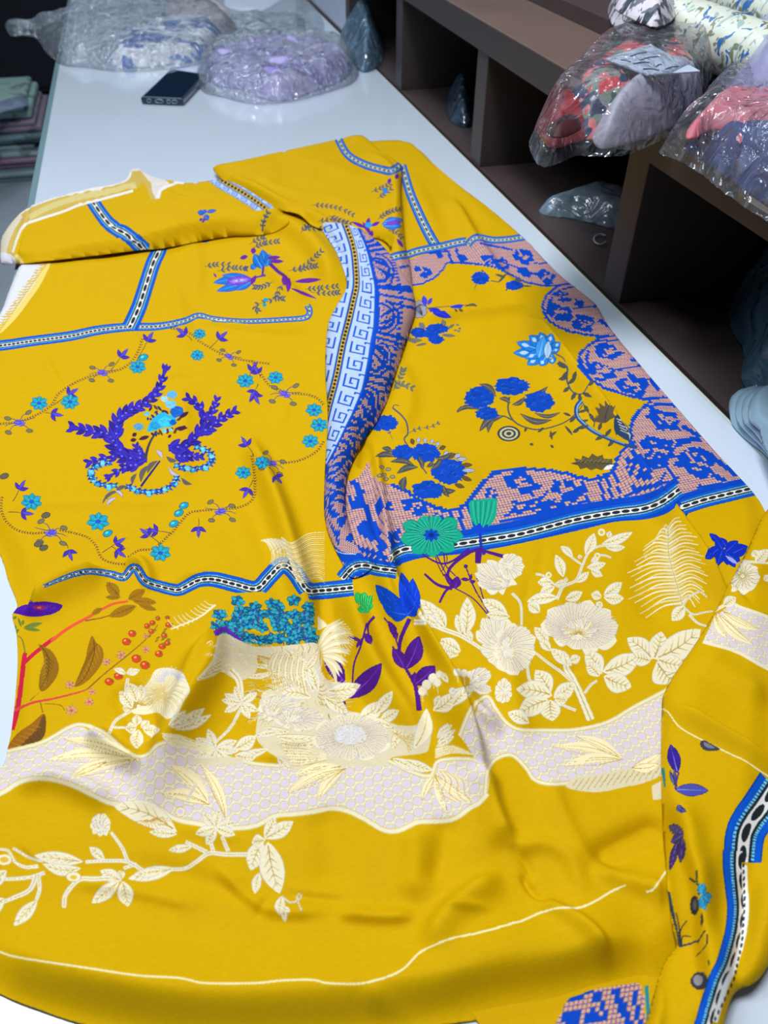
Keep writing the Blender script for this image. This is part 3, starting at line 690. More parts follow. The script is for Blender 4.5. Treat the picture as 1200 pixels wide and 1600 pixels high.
C.line([(560,900),(612,882),(660,868),(720,862),(800,848),(900,826),(960,812),(1007,808),(1042,798),(1068,776)], 7, (9, 70, 186)); C.line([(612,856),(660,841),(720,834),(800,820),(900,795),(960,785),(1005,778),(1036,766),(1058,750)], 11, (9, 70, 186)); C.line([(1066,776),(1100,766),(1133,758),(1170,749)], 8, (9, 70, 186))
ribbon(C, [(628,258),(632,272),(641,302),(654,333),(668,362),(683,388)], 13, 17)
ribbon(C, [(596,424),(612,409),(637,398),(655,392),(690,385),(715,379),(729,377)], 12, 13)
ribbon(C, [(731,383),(738,374),(748,371),(770,375),(795,374),(832,368)], 11, 11)
ribbon(C, [(606,882),(613,869),(633,858),(667,857),(717,850),(800,837),(843,827),(900,812),(960,801),(1005,795),(1034,784),(1062,764)], 26, 27)
ribbon(C, [(1066,792),(1100,781),(1133,773),(1170,764),(1205,755)], 25, 24)
ribbon(C, [(535,905),(548,890),(560,884),(575,884),(590,888),(620,892)], 24, 24)
ribbon(C, [(68,916),(90,907),(117,897),(143,893),(173,897),(193,902),(205,889),(214,889),(227,908),(253,917),(277,922),(292,916),(310,907),(333,905),(367,913),(400,920),(420,902),(437,885),(450,885),(463,898),(480,922),(500,923),(552,918)], [5, 9, 12, 14, 18, 20, 24, 26, 26, 26, 27])
ribbon(C, [(-70,545),(0,540),(50,533),(110,525),(153,516),(200,511),(247,510),(287,502),(310,493),(333,498),(383,502),(450,499),(478,496),(484,486),(480,477)], [17, 16, 15, 12, 9, 8, 9, 10])
ribbon(C, [(252,380),(248,393),(239,412),(229,443),(217,480),(203,511)], 22, 25)
# selvedge: white edge and fringe on the left
C.poly([(15,300),(79,400),(60,440),(45,462),(20,495),(0,517),(-80,590),(-200,600),(-200,300)], (214, 216, 222))
C.line([(79,402),(62,438),(46,462),(22,494),(-2,518)], 9, (226, 204, 110))
for k in range(60):
    f = k/59; x = 72-f*78; y = 408+f*112; C.line([(x+6, y-2), (x-4-(k*7) % 5, y-4+(k*5) % 9)], 1.6, (206, 170, 40), 1.0, 0)
# carnations and scrolls, right panel
C.frame(600, 300, 2)
sx = (86, 84, 80)
C.line([(392,640),(388,680),(405,715),(440,735),(490,742),(560,722),(600,692),(625,660)], 6, sx, 3)
C.line([(400,712),(370,700),(340,712),(300,735)], 5, sx, 3)
for a, b, w in (((375,700),(298,748),22),((345,712),(325,752),12),((425,692),(525,712),17),((470,690),(552,688),10),((300,680),(226,685),12),((350,640),(298,600),16),((440,635),(512,608),16),((395,660),(360,645),12),((400,665),(440,640),12),((260,672),(228,690),9)): C.leaf(a, b, w, sx, (160, 150, 120), 0.15, out=INK, ow=1)
for r in (36, 29, 22, 15, 8): C.blob((390,755), r, r*0.68, (60, 62, 66) if (r//7) % 2 else (190, 186, 140), n=24)
for k, c in enumerate([(297,643,46,34),(400,607,55,27),(486,655,46,34),(322,692,36,20)]): bloom(C, c[:2], c[2], c[3], (12, 68, 176), seed=k)
for a, b in (((445,735),(440,750)),((520,745),(525,775)),((540,748),(515,765)),((565,730),(590,760)),((455,787),(468,790)),((520,790),(530,800)),((500,735),(480,752)),((585,700),(560,690)),((600,690),(640,680)),((610,720),(640,712))): C.leaf(a, b, 9, (90, 84, 60), INK)
C.line([(545,530),(572,548),(572,590),(590,625),(620,630),(640,600)], 7, (70, 84, 110), 3)
for a, b in (((570,550),(540,535)),((572,560),(555,590)),((575,600),(600,580)),((580,610),(560,625)),((600,625),(585,650)),((620,628),(650,640)),((575,580),(545,585)),((590,590),(600,560)),((610,632),(615,655)),((640,605),(655,590))): C.leaf(a, b, 10, (84, 84, 72), INK, out=INK, ow=.8)
C.line([(618,652),(602,672),(606,705),(650,745),(700,770),(752,790),(790,800)], 15, (36, 72, 130), 9); C.line([(618,652),(604,674),(609,705),(652,743),(702,768),(752,787)], 5, (120, 165, 205), 3)
C.line([(655,735),(665,700),(690,712)], 4, sx, 2)
for a, b in (((640,730),(600,740)),((660,720),(640,690)),((690,760),(660,775)),((690,765),(710,740)),((640,690),(625,665)),((720,775),(700,795)),((600,700),(580,720)),((725,760),(735,735)),((610,740),(590,752)),((670,745),(680,720))): C.leaf(a, b, 9, (84, 84, 72), INK, out=INK, ow=.8)
C.poly([(655,715),(670,700),(668,690),(660,672),(675,676),(672,660),(690,670),(690,652),(705,668),(722,668),(716,690),(722,702),(705,712),(690,722)], (92, 80, 60), 1); C.line([(690,716),(695,690),(705,665)], 2, INK)
C.poly([(722,700),(745,715),(765,735),(775,765),(765,778),(740,765),(720,745)], (40, 62, 96), 1)
for k in range(5): C.line([(727+k*3,708+k*9),(750+k*4,722+k*9),(768,742+k*8)], 2.6, (196, 196, 176), 1.6)
# lotus
C.frame(800, 450, 3)
for a, b, w in (((150,300),(5,305),46),((140,290),(20,255),44),((150,280),(80,222),50),((160,280),(130,208),50),((170,285),(185,212),44),((180,290),(228,255),36),((170,300),(225,285),30),((150,310),(70,360),46),((165,315),(130,366),44),((185,310),(190,358),36),((150,295),(60,330),40)):
    C.leaf(a, b, w, (30, 120, 205), PALE, out=(14, 70, 140), ow=2); C.leaf(((a[0]+b[0])/2, (a[1]+b[1])/2), ((a[0]+4*b[0])/5, (a[1]+4*b[1])/5), w*0.4, PALE)
C.leaf((125,330),(150,225),50,(60,150,225),PALE,out=(14,70,140)); C.leaf((165,330),(170,250),34,PALE,SKY,out=(14,70,140))
for k in range(4): C.blob((160+k*10, 318+k*5), 4, 3, (220, 190, 40), n=8)
C.line([(205,310),(235,325),(250,345)], 7, sx, 4)
C.poly([(272,822),(300,815),(290,797),(325,805),(330,785),(360,797),(375,775),(400,790),(425,780),(430,800),(470,800),(472,830),(440,838),(420,855),(395,846),(370,855),(350,842),(320,850),(310,832)], (92, 82, 52)); C.line([(285,822),(360,815),(460,825)], 3, INK); C.leaf((430,850),(475,830),20,(226,226,240))
for k in range(8): C.line([(300+k*20,818),(320+k*20,805-(k % 2)*8)], 2, (168,150,96), 1, 0); C.line([(300+k*20,822),(320+k*20,838)], 2, (50,50,40), 1, 0)
# smaller flowers, top of the panel
C.frame(600, 350, 3)
C.line([(440,270),(430,290),(425,308)], 4, sx, 2); C.line([(500,265),(540,270),(560,240),(600,240)], 5, sx, 3)
bloom(C, (452,254), 42, 30, ROY, seed=3); bloom(C, (612,288), 42, 22, ROY, seed=9)
for a, b, w in (((520,235),(570,250),12),((535,275),(575,232),12),((610,255),(650,270),14),((640,290),(695,292),8),((580,300),(570,315),7),((455,215),(470,225),7)): C.leaf(a, b, w, sx, INK)
C.blob((165,400), 34, 42, (150, 150, 160), 0, 0.1, out=INK, ow=2)
for k in range(7): C.line([(180,430-k*2),(150+k*3,400-k*4),(165+k*6,370+k*3)], 2, INK, 1)
C.leaf((205,395),(318,440),38,(34,48,190),PUR2); C.leaf((195,385),(185,335),26,(60,60,200),PUR2); C.leaf((205,380),(225,345),18,(60,60,200),PUR2)
C.line([(200,395),(280,388),(380,380),(440,378)], 4, sx, 2); C.leaf((310,388),(378,380),14,(40,60,190)); C.leaf((380,385),(440,376),16,(90,90,70),INK); C.leaf((330,398),(345,412),10,(90,80,50)); C.leaf((350,400),(372,410),12,(90,80,50))
for c in ((165,510,40,24),(250,490,52,24),(245,542,36,20),(220,515,36,22)): bloom(C, c[:2], c[2], c[3], ROY, seed=int(c[0]))
for a, b, w in (((190,490),(165,462),22),((285,480),(275,448),18),((180,545),(110,545),18),((150,560),(110,530),14),((270,520),(335,525),12),((300,490),(330,470),10),((200,560),(150,570),8)): C.leaf(a, b, w, (120, 118, 110), INK, out=INK, ow=1)
for x, y in ((345,473),(355,490),(350,502),(335,498)): C.blob((x, y), 8, 5, (110,110,100), n=8)
# lower left bouquet
C.frame(400, 500, 3)
C.line([(640,412),(650,398),(672,402)], 5, sx, 3); C.line([(640,412),(680,445),(705,480),(712,530),(695,560),(720,600),(760,660),(800,720)], 8, (84, 84, 110), 6)
sprig(C, [(715,530),(760,510),(820,500),(860,480)], 5, 14, 8, (110,104,96)); sprig(C, [(640,560),(620,510),(640,500)], 3, 12, 7, (110,104,96)); sprig(C, [(640,330),(680,300),(735,320)], 5, 22, 12, (110,110,96)); sprig(C, [(645,320),(680,260),(690,230)], 5, 20, 11, (96,104,96))
for k, c in enumerate([(612,482,56,36),(690,622,52,36),(792,622,68,42),(905,708,82,58),(805,797,76,42),(570,490,30,30)]): bloom(C, c[:2], c[2], c[3], (12, 68, 180), seed=20+k, n=54)
for a, b in (((925,645),(962,628)),((940,655),(990,650)),((960,680),(1015,680)),((965,705),(1028,705)),((960,735),(1012,752)),((930,770),(978,785)),((738,585),(728,555)),((760,575),(765,550)),((790,572),(795,553)),((820,578),(830,560)),((842,588),(862,574)),((858,605),(890,592)),((900,650),(935,625)),((880,640),(900,615))): C.leaf(a, b, 17, (176,184,206) if int(a[0]) % 3 else (110,84,40), INK, out=INK, ow=1.6)
for a, b, w in (((740,680),(630,665),22),((760,690),(660,720),26),((700,735),(690,800),34),((780,700),(760,640),20),((820,700),(870,640),22),((840,650),(920,620),20),((870,790),(935,800),22),((880,775),(905,830),20),((650,640),(560,640),24),((640,620),(590,600),20),((800,690),(830,660),16)): C.leaf(a, b, w, (78, 80, 80), (170, 160, 110), 0.12, out=INK, ow=1.4)
for x, y in ((590,690),(600,725),(620,700),(580,730),(610,745),(640,735)): C.blob((x, y), 11, 7, (150,140,110), n=10, out=INK)
# green cosmos over the crochet
GRN = (22, 160, 128)
C.line([(840,1090),(850,1140),(880,1200)], 5, PLUM, 4); C.line([(890,1090),(895,1130),(870,1180)], 4, PLUM, 3)
for k in range(9):
    a = -2.7+6.283*k/9; L = 150 if k not in (1, 2) else 120
    C.leaf((822,1003), (822+math.cos(a)*L, 1003+math.sin(a)*L*0.74), 72 if k else 64, GRN, None, out=(14,100,88), ow=2, tip=1.8)
for k in range(64):
    a = 6.283*k/64; C.line([(822+math.cos(a)*34, 1003+math.sin(a)*26), (822+math.cos(a)*122, 1003+math.sin(a)*86)], 2.4, (10, 96, 84) if k % 2 else (70, 204, 170), 1.2, 0)
for k in range(8): C.leaf((822,1008),(822+math.cos(k*.785)*42,1008+math.sin(k*.785)*32),18,ROY)
C.blob((822,1008), 14, 11, (10,40,120), n=12)
C.poly([(1003,850),(1060,842),(1090,836),(1125,838),(1130,870),(1120,930),(1085,975),(1050,1000),(1020,975),(1005,920)], GRN, 1)
for k in range(9): C.line([(1015+k*13,850),(1022+k*10,920),(1040+k*4,975)], 2.5, (10,96,84) if k % 2 else (80,210,176), 1.5)
C.poly([(1008,935),(1030,965),(1050,950),(1062,975),(1085,955),(1090,975),(1062,1000),(1030,1000)], (16,66,190)); C.line([(1050,1000),(1056,1060),(1070,1100)], 12, (30,50,160), 16)
# ---------- left panel, the ring and the trophy of leaves
C.frame(0, 500, 3)
RP = [[(0,487),(55,482),(110,470),(180,440),(240,400),(270,350),(330,305),(400,272),(455,255),(510,245),(570,228),(620,190),(650,140),(668,85)],
      [(800,40),(850,45),(900,70),(935,100),(1000,140),(1060,165),(1110,182),(1180,195),(1260,205)],
      [(10,830),(5,880),(25,940),(80,985),(150,1000),(215,995)], [(280,985),(350,1000),(410,1020),(450,1060),(475,1115),(530,1140),(590,1145)],
      [(600,1110),(650,1080),(720,1070),(790,1010),(820,980),(880,910),(930,895),(1000,890)], [(1060,885),(1120,878),(1175,850),(1195,800),(1190,700),(1180,640)]]
for p in RP: rope(C, p)
for c, s, f, r in (((480,245),0.9,1,0),((90,480),1.0,1,-.1),((1075,170),0.75,1,.3),((240,995),1.1,-1,.1),((1035,895),1.0,-1,0)): knot(C, c, s, f, r)
for a, b in (((640,190),(690,100)),((520,235),(565,175)),((210,435),(240,440)),((250,400),(320,350)),((900,95),(870,70)),((985,130),(1025,90)),((1170,260),(1180,240)),((60,850),(90,795)),((40,900),(100,905)),((310,1050),(320,1080)),((480,1090),(540,1050)),((520,1060),(545,1080)),((800,1000),(740,990)),((760,1060),(700,1010)),((930,930),(930,970)),((1190,640),(1160,590)),((1185,750),(1165,790)),((1180,330),(1190,350))): tri(C, a, b, 38, 18)
for c, r in (((183,390),44),((328,384),46),((645,220),42),((925,165),34),((1150,285),44),((148,852),52),((460,945),56),((752,1092),52),((935,65),32),((1140,715),40)): daisy(C, c, r, 7)
for c in ((672,176),(505,1000),(862,870),(815,955),(838,905)): C.blob(c, 22, 14, TEAL, -.4, out=(20,60,110), ow=2); C.blob((c[0]-5, c[1]-3), 9, 5, TEAL2, -.4)
for c in ((215,915),(20,732),(180,1050),(205,1068)): C.blob(c, 20, 12, (96,92,70), -.3, out=INK, ow=2)
def spike(pts, L, n, w, L1):
    """an acanthus branch built of overlapping leaves"""
    q = smooth(pts, 10); m = len(q); C.line(pts, w*1.7, (44,34,150), w*0.8)
    for k in range(n):
        f = k/(n-1); i = min(m-2, int(f*(m-2))); p = q[i]; t = math.atan2(*(q[i+1]-q[i])[::-1]); l = L*(1-f)+L1*f
        for g in (-1, 1): C.leaf(p, (p[0]+math.cos(t+g*0.55)*l*1.3, p[1]+math.sin(t+g*0.55)*l*1.3), l*0.46, (48,40,168) if (k+g) % 3 else (34,30,128), PUR2, out=(74,30,150), ow=1.6)
    for k in range(1, n):
        i = min(m-2, int(k/n*(m-2))); C.blob(q[i]+np.array([3, -3]), 6, 5, (96,110,222), n=8)
    C.leaf(q[-4], q[-1]+(q[-1]-q[-4])*0.8, L1*0.6, (48,40,168), PUR2, out=(74,30,150), ow=1.6)
spike([(690,650),(600,640),(540,590),(510,540),(440,525),(345,505)], 62, 12, 22, 38)
spike([(540,560),(550,480),(600,430),(680,390),(740,330),(775,230)], 52, 13, 18, 30)
spike([(790,600),(870,590),(930,530),(960,470),(930,400),(885,370)], 54, 9, 20, 30)
spike([(940,530),(990,500),(1040,460),(1095,430)], 44, 6, 16, 30)
spike([(970,470),(1000,420),(1015,375)], 34, 4, 12, 24)
spike([(640,660),(560,640),(480,650),(420,668)], 40, 6, 12, 30); spike([(650,680),(590,690),(510,735)], 40, 5, 12, 26)
spike([(660,640),(650,620),(640,595)], 34, 3, 10, 22); spike([(820,640),(880,640),(940,640)], 42, 5, 14, 24)
for k in range(26):
    a = 2.6+k*0.125*1.55
for cx, cy, rx, ry, a0, a1, n in ((700,730,130,80,0.2,2.4,12),(520,725,95,55,1.4,4.6,12),(900,650,95,52,-1.3,2.4,13)):
    for k in range(n):
        a = a0+(a1-a0)*k/(n-1); x = cx+rx*math.cos(a); y = cy+ry*math.sin(a)
        C.leaf((x-20,y+10),(x+18,y-18),14,(30,50,150)); C.leaf((x+20,y+12),(x-16,y-16),12,(44,74,170)); C.blob((x+(k%3)*3-3,y+(k%2)*6-3),(11,15,8)[k%3],(9,12,7)[k%3],((40,160,200),(96,196,214),(30,110,180))[k%3],k,.3,10,out=(20,70,150),ow=1.5); C.blob((x-3,y-3),4,3,(150,225,235),n=8)
for a, b, w in (((700,680),(660,760),22),((740,660),(690,720),20),((640,720),(620,770),16),((780,640),(830,660),18),((760,650),(730,610),18),((850,740),(900,770),16),((790,690),(840,730),16),((600,780),(540,810),16),((560,800),(480,860),14),((545,835),(500,870),16),((575,830),(540,800),14)): C.leaf(a, b, w, (188,178,190) if int(a[1]) % 4 else (96,90,80), None, 0.15, out=(110,100,110), ow=1.5)
C.line([(660,780),(720,700),(750,660)], 10, (40,40,110), 8); C.line([(680,650),(700,580),(735,520)], 14, (64,60,70), 8)
for k in range(30):
    r = np.random.default_rng(k); x = 760+(r.random()-.5)*150; y = 470+(r.random()-.5)*160; C.leaf((x,y),(x+(r.random()-.5)*50,y-10-r.random()*22),12,((70,30,60),(90,60,40),(40,50,110))[k % 3])
C.poly([(690,520),(705,480),(735,445),(770,432),(790,445),(820,455),(825,480),(800,500),(760,505),(720,520)], (40,170,215), 1)
for c, r, q in (((775,478),32,(60,190,225)),((725,495),26,(36,150,205)),((810,480),18,(20,90,180)),((830,430),34,(24,96,190)),((800,395),26,(110,190,225)),((805,350),24,(90,170,225)),((770,370),18,(150,205,230)),((650,500),24,(90,150,190)),((690,440),14,(90,190,210)),((770,520),12,(110,200,220)),((800,515),10,(110,200,220))): bloom(C, c, r, r*0.75, q, 18, seed=5)
for a, b in (((640,530),(620,545)),((640,560),(610,565)),((820,510),(880,505)),((840,520),(870,495)),((840,460),(885,430)),((700,545),(650,560)),((790,540),(800,550))): C.leaf(a, b, 16, (74,30,60), out=(40,30,60), ow=1)
# ---------- left panel, second ring on its right side
C.frame(400, 500, 3)
for p in ([(-20,190),(20,250),(60,305),(110,335)],[(170,345),(240,350),(290,370),(318,400)],[(318,570),(280,620),(200,660),(110,672)]): rope(C, p)
knot(C, (135,345), 1.0, 1, .1); knot(C, (75,670), 0.9, -1, 0.3)
for c, r in (((92,270),40),((272,422),42),((296,492),44),((255,568),42),((30,668),40)): daisy(C, c, r, 7)
for a, b in (((20,270),(10,250)),((10,300),(-5,330)),((60,690),(90,730))): tri(C, a, b, 34, 16)
# ---------- tulips and sprays, upper left field
C.frame(300, 200, 3)
def tulips(C, k=1.0):
    C.line([(345,690),(300,700),(260,715)], 10, (96,60,140), 8); C.line([(340,610),(335,650),(330,690)], 12, (90,50,150), 10); C.line([(350,620),(400,670),(440,700),(460,740)], 18, (92,40,140), 14)
    for a, b, w in (((235,700),(100,725),34),((285,715),(115,765),38),((280,705),(140,690),30),((290,715),(205,760),30)): C.leaf(a, b, w, (30,110,200), (120,190,230), out=(70,50,170), ow=2)
    C.blob((220,715), 56, 22, (110,60,190), -.12, .05); C.fan((220,715), 8, 50, 0, 6.2, 18, 2, (190,190,240), 0.35, -.12)
    for a, b, w in (((330,660),(290,590),44),((345,650),(330,570),44),((350,650),(365,590),34),((300,660),(275,640),26)): C.leaf(a, b, w, (26,110,196), (120,200,230), out=(30,50,150), ow=2)
    for a, b, w in (((262,600),(225,612),18),((285,590),(290,560),22),((350,610),(415,605),16),((365,625),(430,625),16),((300,690),(275,735),18),((262,650),(245,660),14),((480,720),(605,710),20),((520,722),(560,712),14),((460,750),(585,800),12),((430,690),(435,740),22),((455,700),(450,770),22)): C.leaf(a, b, w, (104,36,150), None, out=(70,30,120), ow=1)
tulips(C)
for p, n in (([(450,670),(520,650),(570,610),(608,575)],8),([(480,670),(540,655),(585,645)],6),([(120,670),(200,655),(260,660)],7),([(60,650),(110,640),(180,640)],5),([(380,720),(330,745),(290,745)],6),([(400,750),(390,800),(300,830),(310,860)],9),([(430,720),(400,790),(430,800)],6),([(530,755),(600,750),(690,740)],7),([(560,770),(640,775),(690,770)],6),([(330,500),(350,440),(380,390)],7),([(290,560),(340,540),(410,530)],7),([(270,545),(310,520),(340,510)],4),([(510,490),(540,460),(600,440)],5),([(520,455),(550,470),(600,470)],4)): sprig(C, p, n, 19, 8, (70,84,110), (96,84,60))
C.leaf((100,680),(115,700),10,(104,36,150)); C.blob((345,805),12,9,TEAL); C.blob((340,830),10,8,TEAL)
C.frame(0, 200, 3); C.leaf((840,545),(920,520),12,PUR); C.leaf((940,535),(990,525),14,(60,90,180)); C.leaf((800,560),(840,548),9,PUR)
# ---------- lower left: red branch, berries, brown leaves, purple flower
C.frame(0, 850, 3)
RED = (196, 34, 62); ORG = (214, 122, 52)
C.line([(55,870),(78,790),(95,690),(110,560),(118,510)], 26, RED, 20); C.line([(110,560),(165,510),(235,455),(260,440)], 18, RED, 18)
C.line([(240,455),(320,395),(420,340),(520,285),(600,268)], 16, (216,88,52), 10); C.line([(400,360),(480,345),(540,325)], 7, (140,96,30), 4)
C.line([(70,780),(150,745),(250,725),(370,695),(410,680)], 14, (206,70,62), 5); C.line([(410,680),(500,600),(600,520),(680,450),(740,380)], 6, (140,90,30), 4); C.line([(118,510),(105,450),(85,430)], 7, (120,120,50), 5)
C.line([(140,735),(185,695)], 4, (140,100,20), 2); C.line([(190,745),(200,790)], 5, (130,96,30)); C.line([(210,748),(280,755),(305,780)], 3, (140,90,40))
C.poly([(180,470),(200,480),(240,500),(268,545),(275,590),(255,640),(205,690),(182,670),(190,600),(205,560),(200,510)], (140,100,20), 1)
C.poly([(430,430),(450,460),(480,490),(482,545),(450,600),(400,650),(350,668),(375,600),(400,540),(410,490)], (150,104,16), 1)
C.poly([(205,795),(216,850),(200,910),(130,960),(40,1020),(0,1045),(30,960),(80,890),(150,840)], (150,98,20), 1)
C.poly([(205,800),(216,850),(200,910),(130,960),(40,1020),(110,930),(170,870)], (104,72,30), 1)
for k in range(8):
    f = k/8; C.line([(190-f*150, 860+f*140),(150-f*150, 850+f*130)], 3, (190,130,50), 1.5, 0); C.line([(190-f*130, 865+f*120),(205-f*120, 900+f*110)], 3, (80,56,30), 1.5, 0)
    C.line([(455-f*90,470+f*170),(410-f*50,520+f*130)], 3, (96,70,14), 1.5, 0); C.line([(458-f*90,475+f*170),(475-f*90,530+f*130)], 3, (190,140,40), 1.5, 0)
    C.line([(215+f*5,520+f*150),(255-f*40,560+f*110)], 4, (96,72,20), 2, 0); C.line([(215+f*3,530+f*150),(195,570+f*100)], 3, (180,130,40), 2, 0)
C.line([(440,450),(440,520),(400,620),(355,668)], 4, (90,66,10), 2); C.line([(190,475),(225,530),(225,600),(190,680)], 4, (90,66,10), 2)
for a, b, w in (((560,245),(500,180),50),((565,250),(495,250),22),((600,260),(680,215),44),((620,265),(735,275),36),((640,290),(510,340),46),((650,285),(735,310),24),((480,300),(430,330),24)): C.leaf(a, b, w, (158,112,18), (100,76,14), rib=(110,84,20), out=(130,96,24), ow=1)
C.poly([(60,320),(80,300),(130,280),(190,270),(250,275),(290,285),(285,305),(255,325),(200,338),(140,340),(90,330)], (70,24,150), 1); C.fan((185,300), 15, 95, 0, 6.2, 30, 3, (96,40,180), 0.28); C.blob((185,298), 30, 12, (150,40,110), 0, .2); C.blob((183,298), 10, 5, (214,110,60))
for a, b, w in (((80,340),(60,350),14),((85,345),(100,390),12),((110,390),(200,370),22),((110,395),(190,405),18),((105,380),(110,355),14),((90,400),(60,420),20),((75,400),(70,380),14)): C.leaf(a, b, w, (110,128,50), (70,90,40))
for x, y, r in ((620,420,18),(592,458,20),(640,538,22),(680,568,22),(745,515,18),(555,620,20),(512,645,20),(690,385,14),(715,370,13),(790,380,14),(770,430,14),(760,480,16),(785,465,13),(740,350,10),(710,410,13),(785,345,10)):
    C.blob((x,y), r, r*0.8, (206,70,30), .2, .06, 16, out=(110,60,30), ow=1.5); C.blob((x-r*.3,y-r*.3), r*.3, r*.25, (240,160,90), n=8); C.fan((x+r*.4,y-r*.2), 0, r*.8, -1.5, 1.5, 5, 3, (120,90,40))
for x, y, r in ((500,552,22),(568,520,24),(685,495,20),(685,430,15),(328,660,24),(432,692,20),(418,740,24),(335,780,30)):
    for k in range(5): C.leaf((x,y),(x+math.cos(k*1.26)*r,y+math.sin(k*1.26)*r*.85),r*.7,(206,150,110),None,out=(130,80,50),ow=1.2)
    C.blob((x,y), r*.3, r*.25, (200,90,60), n=8)
for k in range(14):
    r = np.random.default_rng(50+k); x = 690+r.random()*110; y = 345+r.random()*130; C.leaf((x,y),(x+20,y-12),9,(140,110,30))
# ---------- honeycomb grounds and white blossom, near half of the cloth
C.frame(0, 0, 1)
def rim(top, w=5): C.line(top, w+3, (206,190,120), w+3); C.line(top, w, CREAM, w)
topL = [(-120,1215),(-40,1185),(20,1172),(60,1162),(85,1150),(105,1138),(125,1132),(150,1138),(170,1150),(195,1172),(215,1182),(232,1178),(245,1165),(262,1160),(300,1163),(340,1178),(380,1190),(430,1196),(500,1196),(560,1192),(600,1187),(640,1205),(672,1212),(682,1192),(700,1186),(735,1186),(747,1190)]
botL = [(762,1240),(748,1255),(735,1262),(712,1278),(690,1283),(655,1284),(640,1290),(622,1298),(600,1297),(570,1280),(545,1268),(520,1263),(490,1268),(460,1272),(430,1275),(400,1290),(370,1294),(340,1293),(310,1287),(275,1280),(245,1262),(200,1258),(170,1254),(140,1240),(110,1226),(75,1217),(45,1218),(25,1225),(0,1240),(-60,1262),(-140,1290)]
octo(C, topL+[(765,1215)]+botL, 0.0063, 0); rim(topL, 4); rim(botL, 6)
topR = [(718,1150),(735,1110),(760,1088),(775,1108),(790,1128),(812,1140),(850,1141),(900,1140),(950,1128),(990,1105),(1038,1080),(1100,1045),(1180,1010)]
botR = [(1180,1160),(1100,1190),(1042,1205),(1000,1215),(950,1218),(900,1222),(860,1225),(835,1218),(822,1200),(800,1180),(775,1186),(762,1205),(758,1240)]
octo(C, topR+botR+[(745,1190)], 0.0063, 0); rim(topR, 4); rim(botR, 4)
C.poly([(885,1230),(930,1238),(975,1230),(1010,1222),(1042,1205),(1042,1175),(1000,1195),(940,1208),(900,1215)], CREAM2, 1); C.poly([(1018,1228),(1036,1218),(1040,1220),(1040,1248),(1020,1250)], CREAM2)
for k in range(14): C.line([(895+k*10,1228-k*1.5),(902+k*10,1218-k*1.8)], 1.4, GOLD, 0.8, 0); C.line([(898+k*10,1236-k*1.6),(905+k*10,1226-k*1.8)], 1.2, OLIVE, 0.8, 0)
def blades(C, c, tips, w, col=(238,226,180), lc=GOLD):
    for b in tips:
        C.leaf(c, b, w, col, lc, 0.08, out=(214,196,140), ow=1.2)
        for o in (-.25, .25): C.line([c, ((c[0]+b[0])/2+w*o, (c[1]+b[1])/2+w*o), b], 1.6*C.sc/3+1, lc, 1, 1)
# purple foliage and lilies between the panels
C.frame(400, 850, 3)
PP = (74, 28, 128)
for p, w, w2 in (([(520,370),(490,480),(460,560),(452,650)],9,7),([(555,340),(525,380),(530,440)],14,6),([(720,350),(680,440),(668,520)],20,16),([(640,480),(700,580),(740,650),(755,700),(765,780)],8,26),([(600,345),(640,400),(665,480)],7,5),([(790,140),(850,190),(920,210)],10,16),([(860,275),(890,220),(930,190)],10,14),([(940,190),(900,150),(920,100),(1000,40),(1060,20)],12,16),([(1045,20),(1040,90)],34,26),([(1060,30),(1130,50),(1200,70)],12,20),([(780,50),(860,90),(920,80),(1000,20)],8,10),([(920,200),(1010,250),(1060,300),(1100,350)],5,6),([(985,110),(1020,200),(1060,270),(1100,340)],6,5),([(1035,150),(1070,270),(1090,330)],5,5),([(845,50),(870,100),(900,160)],6,5),([(880,40),(890,100),(935,150)],6,5)): C.line(p, w, PP, w2)
for a, b, w in (((415,655),(318,530),70),((425,725),(590,560),88),((410,770),(400,720),24),((500,460),(425,435),14),((500,440),(470,490),14),((540,470),(510,420),34),((700,590),(765,430),80),((695,585),(640,490),56),((740,660),(840,570),80),((740,650),(745,600),30),((655,440),(620,360),30),((660,450),(640,400),24),((930,210),(945,150),40),((925,210),(880,140),20),((1000,170),(960,165),14),((1000,170),(1010,140),12),((1000,175),(1030,175),14),((985,115),(980,95),16),((1035,165),(1040,145),16)): C.leaf(a, b, w, PP, (130,60,190), 0.05, out=(40,16,80), ow=1)
for b in ((560,190),(600,230),(590,270),(620,310)): C.leaf((715,330), b, 74, ROY, (60,110,230), -.06, out=ROY2, ow=1.5)
for b in ((680,130),(735,160),(755,200),(760,240),(745,290)): C.leaf((705,335), b, 60, (16,64,200), (60,110,230), .05, out=ROY2, ow=1.5)
for k, b in enumerate(((470,225),(510,225),(545,245),(550,290),(530,320),(495,325))): C.leaf((500,290), b, 40, (34,176,84), (110,226,130), 0, out=(16,110,60), ow=1.5)
for k in range(12): C.line([(480+k*6,240),(488+k*4,290),(500+k*2,325)], 2, (16,120,60) if k % 2 else (120,230,140), 1)
